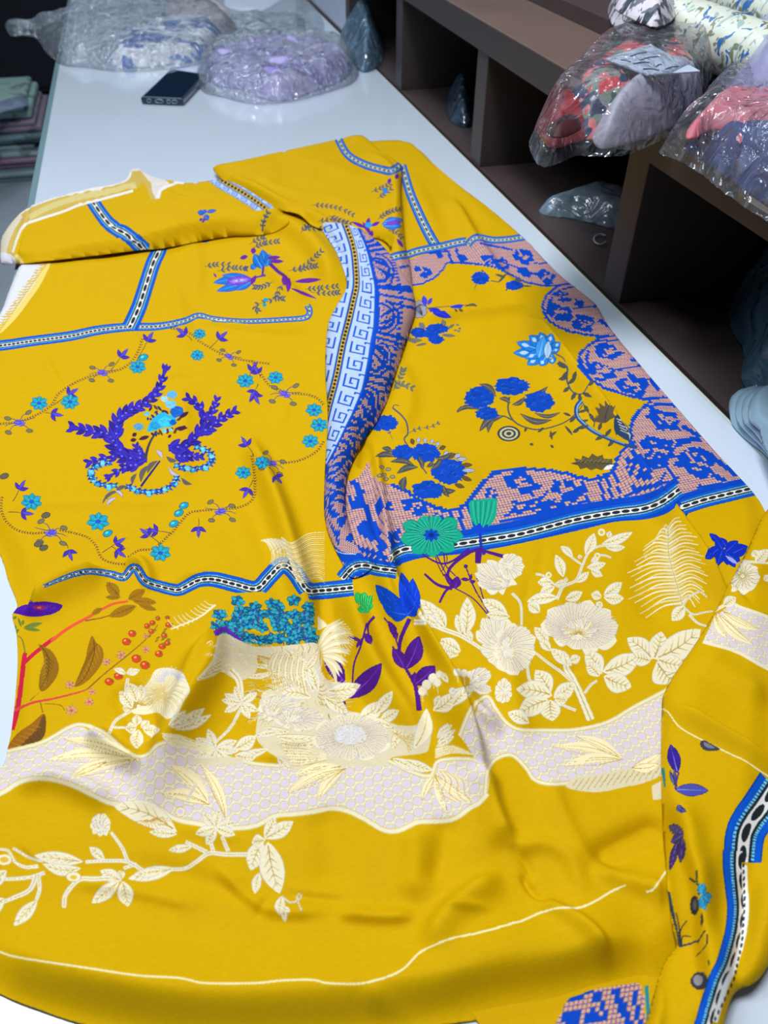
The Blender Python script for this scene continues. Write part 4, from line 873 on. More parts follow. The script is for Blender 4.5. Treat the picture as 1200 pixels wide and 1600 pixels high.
# teal hydrangea
C.poly([(-200,260),(-120,230),(40,225),(110,300),(240,225),(280,380),(280,460),(100,482),(-120,470),(-200,400)], YEL)
for x0, y0 in [(r.random(), r.random()) for r in [np.random.default_rng(300+k) for k in range(95)]]:
    x = -190+x0*465; y = 250+y0*210+(20 if x < 0 else 0)*abs(x)/190
    if x > 225 and y < 290: continue
    if x < -150 and y > 420: continue
    a0 = x0*6; r = 34
    for k in range(5): C.leaf((x,y),(x+math.cos(a0+k*1.26)*r,y+math.sin(a0+k*1.26)*r*.8),19,(14,96,124) if k % 2 else (40,150,168),(100,200,205),out=(10,60,100),ow=1.4)
    C.blob((x,y),9,7,(20,74,170),n=8)
for k in range(26):
    r = np.random.default_rng(900+k); x = -180+r.random()*430; y = 300+r.random()*170; C.line([(x,y),(x+14*(r.random()-.5),y+22)], 5, (96,40,140), 2, 0)
C.line([(-195,420),(-150,400),(-100,430),(-60,460)], 26, (100,44,170), 8)
# feathery white plumes
for k in range(17):
    f = k/16; x = 22+f*95; C.line([(x,-18-8*math.sin(f*3)),(x+30,-2+f*6),(x+52-f*10,50),(x+44-f*30,96+f*20)], 6, (CREAM2,(206,192,138),CREAM)[k % 3], 2.2)
for k in range(26):
    f = k/25; x = 118+f*70; y = -16+f*190; C.line([(x,y-16*(1-f)),(x+50-f*14,y+12-f*4),(x+120-f*20,y-10-20*(1-f)),(x+205-f*70,y-40*(1-f)+10*f)], 6, (CREAM,(204,190,140),CREAM2)[k % 3], 2)
    C.line([(x+10,y-4),(x+60-f*14,y+16-f*4),(x+150-f*50,y-14)], 1.4, GOLD, 1)
for k in range(16):
    f = k/15; C.line([(290,400-f*60),(350,375-f*30+k*4),(400+math.sin(f*3)*60,350+f*190)], 8, (CREAM, CREAM2)[k % 2], 4)
C.frame(0, 850, 3)
fronds(C, [(1010,290),(960,330),(900,370),(830,400)], 60, 10, 7, CREAM2, None, ang=1.1, both=False, L1=70)
C.line([(1010,285),(930,345),(800,400)], 10, CREAM, 6)
C.frame(400, 850, 3)
# big bloom mass, lower middle
C.poly([(-60,480),(60,482),(200,470),(290,470),(300,560),(340,640),(480,655),(470,690),(440,720),(380,730),(400,770),(520,800),(640,840),(680,850),(760,845),(790,780),(820,830),(810,960),(760,985),(640,1000),(600,1040),(480,1045),(300,1040),(160,1060),(110,1010),(40,960),(0,900),(10,800),(30,700),(120,650),(90,560),(0,520)], CREAM2, 1)
for k in range(300):
    r = np.random.default_rng(1200+k); x = -20+r.random()*430; y = 500+r.random()*330
    if x > 330 and y < 640: continue
    a = math.atan2(y-700, x-250); L = 26+r.random()*40
    C.line([(x,y),(x+math.cos(a+.4)*L*.5,y+math.sin(a+.4)*L*.5),(x+math.cos(a)*L,y+math.sin(a)*L)], 4, (CREAM, (200,178,120), COOL, (164,130,66), LILAC, (184,160,100))[k % 6], 1.6)
for k in range(9):
    f = k/8; C.line([(-150+f*30,520-f*10),(0+f*60,520+f*8),(60+f*90,600+f*12),(90+f*95,690)], 12, CREAM if k % 2 else CREAM2, 6); C.line([(-150+f*30,524-f*10),(0+f*60,526+f*8),(60+f*90,606+f*12),(90+f*95,690)], 2, GOLD, 1.5)
wl(C, (270,700), (160,500), 50, .1); wl(C, (290,690), (250,560), 50); wl(C, (330,690), (490,660), 60, .05); wl(C, (320,720), (430,790), 60); wl(C, (260,720), (120,700), 60, .1)
wbloom(C, (120,770), 100, 60, .1, 40, (60,800)); wbloom(C, (210,820), 110, 50, 0, 40, (150,830))
wl(C, (480,820), (600,740), 70, .05); wl(C, (560,800), (640,690), 50); wl(C, (580,830), (670,780), 50)
for a_, b, w in (((-60,620),(90,600),26),((-40,560),(110,570),22),((60,600),(200,590),30),((150,560),(200,500),26),((230,590),(290,500),30),((330,720),(440,715),34),((40,860),(160,880),30),((100,930),(300,935),44),((90,900),(290,905),40),((110,965),(300,975),40),((150,1000),(310,1010),36),((640,860),(520,830),40),((690,870),(640,960),40)):
    C.leaf(a_, b, w, CREAM, GOLD, .06, rib=GOLD, out=(186,168,120), ow=2)
for k in range(13): C.leaf((290+k*2,480+k*5), (400+50*math.sin(k*.3),350+k*26-(k % 2)*14), 17, CREAM if k % 2 else CREAM2, None, -.12, out=(206,190,134), ow=1.5)
for k in range(12): C.leaf((100+k*12,500+k*2), (60+k*17,600+k*10), 14, CREAM if k % 2 else CREAM2, None, .1, out=GOLD, ow=1.2)
wbloom(C, (450,905), 185, 112, 0, 110, (440,895), 0.05)
C.blob((440,893), 74, 48, (208,206,206), 0, .12, 40, out=(196,176,120), ow=3)
for k in range(90):
    r = np.random.default_rng(k); a = r.random()*6.3; q = r.random()**.5; C.blob((440+math.cos(a)*66*q,893+math.sin(a)*42*q), 4, 3, ((226,224,220),(196,190,196),(206,196,150))[k % 3], n=6)
for k in range(22):
    f = k/21; C.line([(640,860+f*20),(700,900+f*30),(790-f*70,850+f*130)], 6, (CREAM,(206,176,110),CREAM2,(190,150,80))[k % 4], 3)
wl(C, (740,960), (800,770), 70, .1, False); wl(C, (640,1005), (760,1060), 40); wl(C, (700,1010), (830,1060), 44, .06)
for k in range(7): C.line([(120+k*8,950+k*14),(220,955+k*13),(330,985+k*4)], 9, CREAM if k % 2 else (226,212,170), 5); C.line([(120+k*8,954+k*14),(220,959+k*13),(330,989+k*4)], 1.8, GOLD, 1)
wl(C, (110,880), (-10,900), 30); wl(C, (60,960), (-100,1010), 36); wl(C, (100,1000), (160,1060), 34)
blades(C, (395,1040), ((150,1165),(290,1200),(330,1160),(180,1090),(240,1120)), 34)
C.frame(400, 1200, 3); blades(C, (420,0), ((290,150),(150,120)), 36); blades(C, (840,30), ((1010,150),(780,150),(900,210)), 30); C.frame(400, 850, 3)
for k in range(12): C.line([(855+k*7,1060+k*2),(880+k*9,1110),(860+k*12,1170),(930+k*8,1210)], 5, (CREAM,(214,176,104),(236,222,180))[k % 3], 3)
wl(C, (830,780), (930,700), 70, .1); wl(C, (840,760), (860,710), 30)
for a, b in (((850,930),(935,870)),((850,910),(900,840)),((845,950),(930,900)),((860,880),(920,850))): wl(C, a, b, 26)
for k in range(8): C.line([(840,960+k*6),(920,945+k*5),(1030,990)], 6, CREAM if k % 2 else (220,200,140), 3)
# right of the valley: buds and leaves
wstem(C, [(740,365),(810,370),(880,400),(960,430),(1040,480),(1110,530)], 24, 12)
for a, b, w in (((880,400),(770,260),64),((890,390),(830,290),46),((850,380),(760,330),40),((980,430),(990,250),72),((960,420),(940,330),40),((960,505),(855,450),62),((950,520),(880,500),46),((1010,460),(990,400),26),((1100,540),(1050,480),30)): wl(C, a, b, w, .04)
for x, y, r in ((943,600,16),(975,605,15),(1003,610,13),(920,690,14),(800,660,20),(830,630,20),(850,650,16),(780,690,18),(860,610,14)): C.blob((x,y), r, r*1.1, CREAM, out=COOL, ow=3); C.line([(x,y+r),(x+4,y+50)], 4, CREAM2, 4)
wbloom(C, (1060,610), 44, 32, .3, 20, (1010,650)); wbloom(C, (1060,670), 50, 24, .5, 20, (1000,660)); wstem(C, [(910,690),(1000,670),(1060,650)], 8); wl(C, (920,760), (1020,680), 50, -.1); wl(C, (900,650),(870,600),24)
wbloom(C, (1130,450), 90, 130, -.3, 40, (1150,500)); wbloom(C, (1110,150), 90, 70, .3, 40, (1180,200)); wl(C, (1180,330), (1060,260), 60); wl(C, (1190,340), (1080,330), 44); wbloom(C, (1160,690), 40, 60, 0, 20)
C.frame(800, 800, 3)
wbloom(C, (60,100), 70, 60, .2, 30, (-20,110)) if False else None
wbloom(C, (0,255), 56, 62, 0, 26, (-30,250)); wbloom(C, (20,640), 95, 120, .1, 50, (-40,640))
wstem(C, [(370,975),(330,880),(290,790),(255,730),(250,680)], 34, 20); wstem(C, [(290,800),(230,750),(160,700),(110,660)], 14, 8); wstem(C, [(340,850),(370,810),(400,790)], 10, 8); wstem(C, [(300,930),(250,910),(200,880)], 10); wstem(C, [(110,830),(80,780),(70,700)], 14, 10)
wstem(C, [(210,410),(240,350),(300,320),(330,250),(360,190),(410,160),(480,160)], 12, 6); wstem(C, [(110,290),(150,300),(200,340),(240,360)], 7, 6); wstem(C, [(400,200),(440,205),(465,215)], 6); wstem(C, [(250,190),(290,220),(325,245)], 7); wstem(C, [(0,380),(40,430),(45,530)], 10, 8)
for a, b, w in (((240,305),(205,200),44),((345,200),(385,100),48),((285,210),(228,160),30),((420,150),(565,95),40),((440,165),(530,165),30),((450,120),(460,90),22),((350,260),(440,240),34),((370,270),(425,300),32),((370,235),(410,205),24),((300,330),(360,280),30),((190,330),(120,330),40),((200,350),(130,385),40),((200,340),(260,320),24),((215,400),(70,420),50),((130,470),(75,430),50),((250,410),(330,375),44),((430,390),(515,330),50),((420,400),(370,385),40),((430,400),(525,405),50),((420,420),(400,450),30),((170,620),(105,540),50),((180,650),(130,600),40),((320,220),(315,200),16),((250,330),(255,305),14)): wl(C, a, b, w, .04)
for c, r in (((420,95),16),((172,295),13),((400,205),13)): C.blob(c, r, r, CREAM, out=COOL); C.blob(c, r*.55, r*.55, (214,178,40))
wbloom(C, (325,530), 185, 118, .12, 100, (310,570), 0.07)
C.fan((312,572), 5, 46, -3.3, .3, 14, 4, GOLD, .8)
wl(C, (280,720), (180,640), 50); wl(C, (270,700), (320,680), 40); wl(C, (260,720), (240,650), 34)
for a, b, w in (((420,760),(345,650),80),((425,750),(600,670),96),((430,770),(560,820),90),((410,770),(350,710),60),((660,690),(540,590),84),((665,690),(700,560),90),((670,690),(885,550),120),((680,700),(760,800),130),((680,690),(810,720),80),((650,700),(560,680),70)): wl(C, a, b, w, .05)
for a, b, w in (((180,850),(110,740),80),((190,860),(20,830),90),((195,870),(290,800),70),((180,880),(190,980),90),((170,880),(30,950),90),((80,990),(-20,940),60),((200,870),(260,880),60)): wl(C, a, b, w, .05)
# fern
C.line([(730,90),(735,200),(770,330),(800,440)], 9, CREAM2, 10)
for k in range(24):
    f = k/23; y = 78+350*f; x = np.interp(y, [75,200,330,440], [732,735,770,800]); j = 0.85+0.3*((k*5) % 7)/6
    L = np.interp(f, [0,.2,.5,.8,1], [30,110,185,200,170])*j
    C.line([(x,y),(x-L*.5,y-16+30*f),(x-L,y+16+52*f)], 13, CREAM if k % 2 else (214,204,150), 4); C.line([(x,y+3),(x-L*.5,y-12+30*f),(x-L*.92,y+14+48*f)], 2, GOLD, 1)
    L = np.interp(f, [0,.2,.5,.8,1], [50,120,150,130,70])*(1.1-.2*((k*3) % 5)/4)
    C.line([(x,y),(x+L*.5,y-44+20*f),(x+L,y-52+70*f)], 12, CREAM if k % 2 else (214,204,150), 4); C.line([(x,y+3),(x+L*.5,y-40+20*f),(x+L*.92,y-46+64*f)], 2, GOLD, 1)
C.line([(732,75),(735,200),(770,330),(800,440)], 3, OLIVE, 3)
wl(C, (810,440), (750,510), 56); wstem(C, [(800,440),(830,400),(880,375),(915,400)], 6, 4); wstem(C, [(810,450),(850,480),(900,470),(940,465)], 6, 4); wstem(C, [(830,480),(870,520),(930,540)], 10, 6)
blades(C, (520,1160), ((190,1100),(300,1050),(240,1190)), 44); blades(C, (560,1200), ((700,1130),(690,1180)), 40)
# blue lily at the far right
for a_, b, w in (((985,160),(905,220),52),((990,170),(962,250),44),((985,150),(925,100),30),((1000,170),(1010,250),40),((1010,190),(1045,260),40),((990,180),(955,125),40),((1010,170),(975,120),34),((1000,190),(1060,135),50),((1020,200),(1105,160),60),((1010,200),(1070,230),44)): C.leaf(a_, b, w, (16,44,176), (70,96,220), 0, out=ROY2, ow=1)
C.leaf((1000,205),(1060,245),18,(150,160,220))
# white shrubs, lower left
C.frame(0, 850, 3)
wstem(C, [(510,890),(540,830),(600,790),(640,770)], 12, 10); wstem(C, [(600,630),(590,680),(600,720)], 12); wstem(C, [(530,860),(600,860),(640,850)], 8)
C.poly([(700,640),(730,590),(790,580),(850,600),(875,640),(890,690),(860,740),(830,800),(780,820),(740,790),(680,800),(620,790),(640,740),(660,690)], CREAM, 1)
C.fan((760,700), 4, 120, 0, 6.2, 54, 4, (206,186,120), .9); C.fan((800,640), 30, 80, 3.0, 6.4, 24, 5, COOL, .9); C.fan((650,760), 10, 90, 2.5, 6.0, 24, 3, GOLD, .8)
for a, b, w in (((590,610),(535,585),24),((590,605),(655,590),28),((600,610),(620,580),20),((620,770),(560,690),60),((610,770),(575,770),40),((640,740),(600,650),60),((660,730),(660,660),40),((640,850),(640,800),44),((640,860),(590,870),50),((650,870),(640,960),60),((670,870),(750,870),50),((660,860),(700,830),40)): wl(C, a, b, w, .05)
C.poly([(1020,435),(1060,420),(1100,440),(1160,470),(1200,500),(1200,600),(1120,640),(1040,600),(1000,620),(920,640),(950,600),(1000,530)], CREAM2, 1)
for k in range(60):
    r = np.random.default_rng(400+k); x = 960+r.random()*230; y = 450+r.random()*150; C.line([(x,y),(x+12,y-8),(x+22,y+6)], 4, (CREAM,(206,190,140),COOL)[k % 3], 2)
for k in range(6): C.line([(920+k*6,640-k*4),(980,610-k*6),(1040,590-k*10)], 5, CREAM if k % 2 else GOLD, 2)
wstem(C, [(1080,590),(1120,640),(1130,720)], 34, 24)
for c, L, w, aa in (((1130,745),92,34,(-2.6,-1.9,-.6,.5,1.1,2.6,3.3)),((1010,960),110,40,(-1.9,-2.6,-.4,.1,.9,2.0,2.7,3.3))): wcluster(C, c, L, w, aa)
wstem(C, [(1130,770),(1080,860),(1010,930)], 12, 10); wstem(C, [(1170,900),(1100,960),(1050,980)], 10)
for a, b, w in (((800,860),(960,770),50),((820,870),(990,800),40),((790,850),(870,780),40),((760,900),(900,940),60),((1100,960),(1200,900),60),((1100,990),(1200,1000),50)): wl(C, a, b, w, .05)
for k in range(6): C.line([(760+k*6,890+k*8),(850,900+k*10),(1000,960+k*4)], 9, CREAM if k % 2 else (224,212,160), 5)
C.fan((1020,1000), 10, 150, .1, 3.0, 40, 7, CREAM2, .35)
blades(C, (640,1010), ((220,1015),(300,915),(350,1095)), 50); blades(C, (980,1190), ((790,1035),), 60)
C.frame(0, 1200, 3); blades(C, (980,170), ((800,-10),(760,120)), 60); blades(C, (1060,240), ((960,10),(940,-20)), 44); blades(C, (500,-30), ((340,40),), 30)
wl(C, (830,300), (530,175), 110, .08); wl(C, (830,310), (700,300), 40); C.fan((700,240), 10, 110, -.3, 2.8, 14, 3, GOLD, .5)
wcluster(C, (1010,280), 100, 44, (-2.2,-1.4,-.3,.4,2.0,2.8)); wstem(C, [(920,70),(880,150),(850,200)], 8, 6); C.blob((845,205),22,22,CREAM,out=GOLD); C.blob((845,205),12,12,LILAC)
wstem(C, [(1190,405),(1060,405),(980,400),(920,440),(870,470),(810,475)], 18, 16); wstem(C, [(970,395),(920,370),(870,345)], 18, 14); wstem(C, [(1000,390),(985,340)], 16); wstem(C, [(1070,390),(1040,320)], 16); wl(C, (900,370), (790,385), 34)
for a, b, w in (((820,470),(600,520),60),((760,480),(640,500),40),((570,530),(470,480),56),((560,530),(430,635),60),((575,530),(600,650),70),((570,520),(560,480),40)): wl(C, a, b, w)
wstem(C, [(670,480),(600,440),(510,435),(400,440)], 16, 14); wstem(C, [(600,440),(570,370),(520,300)], 16, 12); wbloom(C, (472,262), 44, 52, 0, 16, (470,300)); wl(C, (490,430), (420,370), 40); wstem(C, [(640,450),(580,470)], 14)
wl(C, (390,440), (160,410), 60); wl(C, (380,470), (200,450), 50, -.1); wstem(C, [(180,460),(120,465),(70,440),(40,390),(0,380)], 14, 10); wstem(C, [(60,375),(140,420),(200,440)], 10, 8); C.blob((20,430),34,26,CREAM,out=GOLD); C.blob((20,430),20,14,(216,180,60))
wstem(C, [(520,515),(440,520),(380,520),(340,550),(305,600),(300,655)], 20, 18); C.blob((345,510),34,22,CREAM,out=GOLD); C.blob((345,512),16,10,(216,180,60))
wstem(C, [(210,490),(150,510),(60,520),(-60,520)], 16, 14); wstem(C, [(170,500),(140,570),(60,610),(-20,640)], 22, 14); wstem(C, [(180,510),(185,570),(170,620)], 18, 14); wl(C, (175,620), (65,740), 56); wl(C, (20,610), (-60,680), 60); wl(C, (30,480), (-60,560), 60)
C.frame(400, 1200, 3)
wstem(C, [(-20,405),(10,360),(40,330)], 14); 
for a, b, w in (((40,330),(175,250),66),((40,325),(90,230),50),((30,340),(-25,480),80),((55,345),(110,590),110),((40,340),(-20,350),60),((15,490),(-5,590),40),((120,600),(110,690),44),((125,650),(160,675),24),((130,660),(138,722),24)): wl(C, a, b, w, .03)
wstem(C, [(120,600),(160,630),(195,620),(212,600),(200,590),(192,615),(215,670)], 5, 4)
# printed hem line
C.frame(0, 0, 1)
hem = [(-60,1470),(-10,1484),(20,1494),(60,1501),(140,1513),(215,1524),(280,1528),(320,1536),(400,1536),(440,1532),(488,1531),(512,1536),(560,1537),(600,1528),(630,1514),(655,1489),(680,1476),(710,1465),(750,1457),(800,1443)]
hem2 = [(800,1442),(815,1439),(840,1428),(870,1419),(905,1418),(930,1408),(955,1393),(978,1383)]; hem3 = [(1010,1394),(1022,1388),(1042,1360),(1060,1345)]
for h in (hem, hem2, hem3): C.line(h, 3.4, (232,224,176), 3.4)
C.line([(655,1200),(700,1240),(745,1225)], 0.01, CREAM)

# ================= turned-back flap (upper left) =================
C = PU; C.frame(0, 0, 1)
ribbon(C, [(136,300),(143,312),(155,330),(168,347),(182,358),(194,364),(206,373),(217,383),(226,392)], 20, 24)
C.poly([(-20,420),(0,350),(30,318),(60,303),(110,290),(190,268),(205,250),(240,255),(262,285),(250,310),(236,313),(225,285),(213,293),(160,310),(110,322),(60,344),(45,350),(33,360),(24,382),(20,390),(30,400),(24,425)], (196,170,84))
C.line([(-8,398),(2,366),(28,335),(60,316),(110,301),(190,283),(204,266),(214,262)], 7, (222,218,210), 7)
C.line([(210,262),(222,262),(240,277),(262,288)], 12, (214,210,206), 8)
C.poly([(-14,400),(4,366),(28,337),(36,338),(20,364),(12,385),(10,398)], (206,198,176))
C.line([(45,340),(80,322),(125,308),(165,300),(212,288)], 9, (206,192,124), 9); C.line([(20,395),(27,372),(38,352),(60,343),(100,330),(125,320),(160,311),(208,298)], 4, (224,222,214), 4)
C.poly([(215,262),(232,264),(258,285),(265,290),(250,300),(244,312),(238,300),(236,285)], (212,206,200)); C.line([(246,310),(252,296),(270,288),(300,282)], 6, (222,220,218), 4); C.poly([(-10,392),(8,396),(24,404),(26,414),(0,430),(-20,420)], (214,214,222))
C.line([(24,398),(30,404),(36,414)], 6, (226,206,120), 6)
def keyband(C, mid, wl_, wr_, per=24.0, s0=0.0):
    """Greek key strip: a beaded yellow line with a blue meander on either side"""
    p = smooth(np.asarray(mid, float), 6); g = np.gradient(p, axis=0); n = np.stack([-g[:, 1], g[:, 0]], -1); n /= np.linalg.norm(n, axis=1, keepdims=True)
    wy, wv = np.array(wr_, float).T if hasattr(wr_[0], '__len__') else (None, None)
    W1 = np.interp(np.linspace(0, 1, len(p)), np.linspace(0, 1, len(wl_)), wl_)
    W2 = np.interp(p[:, 1], wy, wv) if wy is not None else np.interp(np.linspace(0, 1, len(p)), np.linspace(0, 1, len(wr_)), wr_)
    cum = np.concatenate([[0], np.cumsum(np.hypot(*np.diff(p, axis=0).T))])
    key = ["bbbbbbbbbbbbbb",
           "wwwwwwwwwwwwww",
           "wwwwwwwwwwwwww",
           "bbbbbbbbbbwwww",
           "wwwwwwwwwbwwww",
           "wwwwwwwwwbwwww",
           "wwbbbbbwwbwwww",
           "wwbwwwbwwbwwww",
           "wwbwwwwwwbwwww",
           "wwbwwwwwwbwwww",
           "wwbbbbbbbbwwbb",
           "wwwwwwwwwwwwbw",
           "wwwwwwwwwwwwbw",
           "bbbbbbbbbbbbbb"]
    Kb = np.array([[c == 'b' for c in r] for r in key])
    def fn(px, py, x, y):
        d, _, _, s, sd, tot = near(p, px, py, False); t = np.where(sd > 0, d, -d)
        a = np.interp(s, cum, W1); b = np.interp(s, cum, W2)
        c = np.empty((len(px), 3), np.uint8); c[:] = (176, 198, 232)
        q = np.where(t > 0, (t-3.2)/(a-3.2), (-t-3.2)/(b-3.2)); sc = np.interp(s, [0, tot], [0.75, 1.1]); ph = ((s+s0)/(per*sc)) % 1
        r = np.clip((q*14).astype(int), 0, 13); k = (ph*14).astype(int) % 14; c[Kb[r, k]] = (24, 84, 190)
        m = np.abs(t); c[m < 4.4] = (22, 60, 130); c[m < 3.3] = (206, 172, 60)
        be = (((s % 6)/6-.5)/.36)**2+(t/2.3)**2 < 1; c[be] = (44, 40, 44)
        return c, np.ones(len(px), bool)
    o_ = C.ox, C.oy, C.sc; C.frame(0, 0, 1); C.shade(np.vstack([p+n*W1[:, None], (p-n*W2[:, None])[::-1]]), fn); C.frame(*o_)
keyband(C, [(330,270),(352,285),(378,300),(405,318),(440,345)], [13, 13, 12], [13, 13, 14], 16)
C.poly([(310,388),(300,350),(330,333),(380,322),(425,326),(450,330),(470,370),(400,390)], YEL)
sprig(C, [(410,362),(412,345),(420,330)], 4, 6, 3, (70,84,110)); C.frame(300, 200, 3)
for a, b, w in (((60,400),(25,395),22),((60,405),(75,435),26),((65,395),(115,385),14),((65,400),(50,385),20)): C.leaf(a, b, w, (30,90,190), (120,180,230), out=PUR, ow=1.5)
C.leaf((50,415),(35,435),12,PUR); C.leaf((60,420),(48,445),12,(100,40,150))

# ================= folded corner (upper right) =================
C = PV; C.frame(0, 0, 1)
ribbon(C, [(526,212),(531,222),(540,238),(553,249),(575,259),(597,265),(612,267),(626,258)], 12, 13)
ribbon(C, [(630,255),(635,275),(642,305),(652,330)], 13, 14)
C.frame(300, 200, 3)
for p, n in (([(560,360),(630,365),(700,380),(760,410)],9),([(640,410),(690,430),(750,450)],6),([(590,440),(660,430),(730,450)],7),([(575,470),(640,470),(700,460)],5),([(840,300),(890,280),(930,260)],5),([(870,330),(900,310),(940,280)],4),([(870,430),(910,400),(960,380)],6),([(890,410),(950,385),(990,380)],5),([(920,480),(960,490),(985,520)],4)): sprig(C, p, n, 17, 7, (84,84,110), (96,84,70))
for a, b, w in (((890,450),(990,430),38),((895,460),(985,460),30),((900,440),(960,425),24)): C.leaf(a, b, w, (40,120,210), (130,190,235), out=(80,40,170), ow=2)
C.blob((945,445), 36, 12, (110,70,200), -.1, .1)
for a, b, w in (((820,470),(750,440),14),((820,470),(830,420),18),((840,460),(880,440),14),((810,490),(720,480),26),((830,490),(850,500),26),((800,500),(780,470),18),((870,520),(920,560),16),((840,500),(800,440),16),((900,300),(915,280),18),((955,240),(965,215),16),((920,260),(930,235),14),((960,520),(990,560),14)): C.leaf(a, b, w, (96,36,160), None, out=(60,24,120), ow=1)
C.blob((828,455), 16, 14, (40,150,210), 0, .1); C.blob((905,295), 12, 14, (40,130,210), 0, .1)
C.frame(0, 0, 1)
ribbon(C, [(588,424),(598,414),(610,404),(625,399),(645,398)], 12, 13)
tp = [(585,424),(600,412),(618,405),(650,404),(665,500),(620,500),(590,450)]
crochet(C, tp, (610,405), (660,400), (600,410), (640,490), 0.0030, [(1, tp), (2, mask_blob((620,430),14,9,.6)), (2, mask_blob((635,455),9,8,.6)), (2, bar((605,420),(640,415),4)), (2, bar((625,470),(648,480),5)), (2, mask_blob((610,450),8,5,.6)), (1, mask_blob((620,432),4,2,.6))])
ribbon(C, [(588,424),(598,414),(610,404),(625,399),(645,398)], 12, 13)

# ================= gathered fold with Greek key =================
C = PR; C.frame(0, 0, 1); C.A[:] = TAN
KW = [(340,12),(380,18),(430,26),(470,36),(500,42),(550,46),(600,46),(640,40),(690,27),(740,14),(800,6),(900,4)]
chain = [(536,340),(546,366),(553,390),(556,415),(557,445),(552,470),(545,500),(535,540),(525,590),(512,640),(498,700),(480,760),(455,830),(430,900)]
cl = np.asarray(chain, float)
fan0 = [(470,330),(680,330),(680,910),(470,910)]
def cls(cp, cq, I, J, K):
    d, _, _, s, sd, tot = near(smooth(chain, 5), cp, cq, False); d = np.where(sd > 0, -d, d)
    P_ = 48+s*0.05; n = np.floor(s/P_); k = s/P_-n; w0 = np.interp(cq, [q[0] for q in KW], [q[1] for q in KW]); e = (d-w0-2)/48
    st = (k < 0.07) | ((k > .13) & (k < .19)) | ((k > .25) & (k < .29) & (e > .2))
    v = k-0.62-0.5*(e-0.35)*np.sign(np.sin(n*2+1)+.3); w = np.abs(v)
    leaf1 = (w < .17-.25*np.abs(e-.35)) & (w > .06); arc = np.abs(np.hypot((k-.64)*1.25, e-.15)-.36) < .045
    arc2 = np.abs(np.hypot((k-.64)*1.25, e-.15)-.50) < .03; dash = (np.abs(e-.72) < .07) & ((J // 2) % 2 == 0)
    h = ((I*7+J*13+((I*J) % 5)) % 11 < 2) & (w < .3)
    return (K == 1) & (st | leaf1 | arc | (arc2 & (e > .2)) | (dash & ~st) | ((d < w0+4) & (d > 0) & (cq < 745)) | (h & ~arc & (e < .5)))
crochet(C, fan0, (540,500), (600,470), (520,800), (560,480), 0.0026, [(1, fan0), (2, cls)])
keyband(C, chain, [44, 44, 44, 44], KW, 25)
# sd>0 side of the chain is to its left in the picture; lower end runs into the blue border
low = [(1, fan0), (2, cls)]+[(2, q) for q in (bar((500,776),(548,770),4), bar((500,785),(548,779),3), mask_blob((520,802),9,6,.5), mask_blob((534,815),8,9,.3,.3,3), mask_blob((526,832),8,5,.2,.3,4), bar((512,812),(530,852),4), mask_blob((548,840),7,8,.2,.3,5), bar((540,792),(556,850),3), mask_blob((516,792),5,4), mask_blob((538,796),4,7,.3,.4,6))]
crochet(C, [(500,745),(545,750),(560,850),(580,880),(560,880),(530,860),(505,800)], (540,500), (600,470), (520,800), (560,480), 0.0026, low)
C.line([(505,846),(530,868),(556,872),(585,866),(625,866)], 15, (9,70,186)); C.line([(506,838),(528,862),(556,866)], 1.6, (190,200,220)); ribbon(C, [(522,915),(535,905),(548,890),(560,884),(575,884),(590,888),(620,892)], 24, 24)
# main sheet just beside the fold: plain yellow in the recess, then crochet
C = PM
rec = [(520,790),(536,745),(548,752),(562,744),(576,716),(582,742),(596,752),(612,755),(600,800),(612,868),(606,885),(560,890),(536,880),(520,830)]
C.frame(0,0,1); C.poly([(540,740),(556,700),(574,680),(580,700),(576,724),(562,748),(548,756)], YEL, 1)
crochet(C, rec, (640,860), (1170,765), (540,700), (590,860), 0.0026, [(1, rec), (2, bar((545,735),(600,860),9)), (2, mask_blob((575,830),16,14,.4)), (2, mask_blob((560,780),8,16,.2)), (2, bar((540,850),(605,872),8)), (2, bar((548,865),(605,882),7)), (2, mask_blob((592,790),6,12)), (2, bar((536,760),(556,800),4)), (2, bar((590,850),(596,870),6))])
C.frame(0,0,1); C.line([(540,880),(565,876),(590,878),(612,882)], 6, (9,70,186))

# ================= hanging flap (lower right) =================
C = PF; C.frame(0, 0, 1)
octo(C, [(1115,966),(1140,945),(1160,952),(1200,965),(1290,1000),(1290,1080),(1200,1045),(1150,1018),(1098,1003)], 0.0063, 0)
C.line([(1098,1003),(1150,1018),(1200,1045),(1290,1082)], 5, CREAM); C.line([(1115,955),(1140,943),(1160,950),(1200,964),(1290,1000)], 5, CREAM)
C.frame(800, 800, 3)
for a, b, w in (((960,470),(1130,620),44),((980,460),(1160,550),40),((950,480),(1010,590),36)): blades(C, a, (b,), w)
wl(C, (990,440), (1050,400), 50); wbloom(C, (1085,300), 80, 70, .2, 36, (1040,330)); C.fan((1080,300), 10, 74, 0, 6, 20, 4, OLIVE, .9); wl(C, (1140,240), (1200,175), 50); wl(C, (1150,210), (1130,180), 36); wstem(C, [(1060,230),(1140,235),(1210,240)], 8); wl(C, (1210,300), (1180,320), 30)
C.frame(980, 1000, 5.333)
C.line([(290,575),(330,590),(370,640),(415,705),(480,755),(560,800),(640,840),(720,880),(850,945),(950,990),(1020,1030),(1100,1085),(1200,1150)], 12, (232,224,176), 12)
C.poly([(620,840),(650,838),(700,865),(770,905),(750,920),(690,925),(640,915),(612,885),(608,860)], (62,62,78), 1); C.poly([(640,850),(690,870),(730,900),(680,900),(645,880)], (120,118,128), 1)
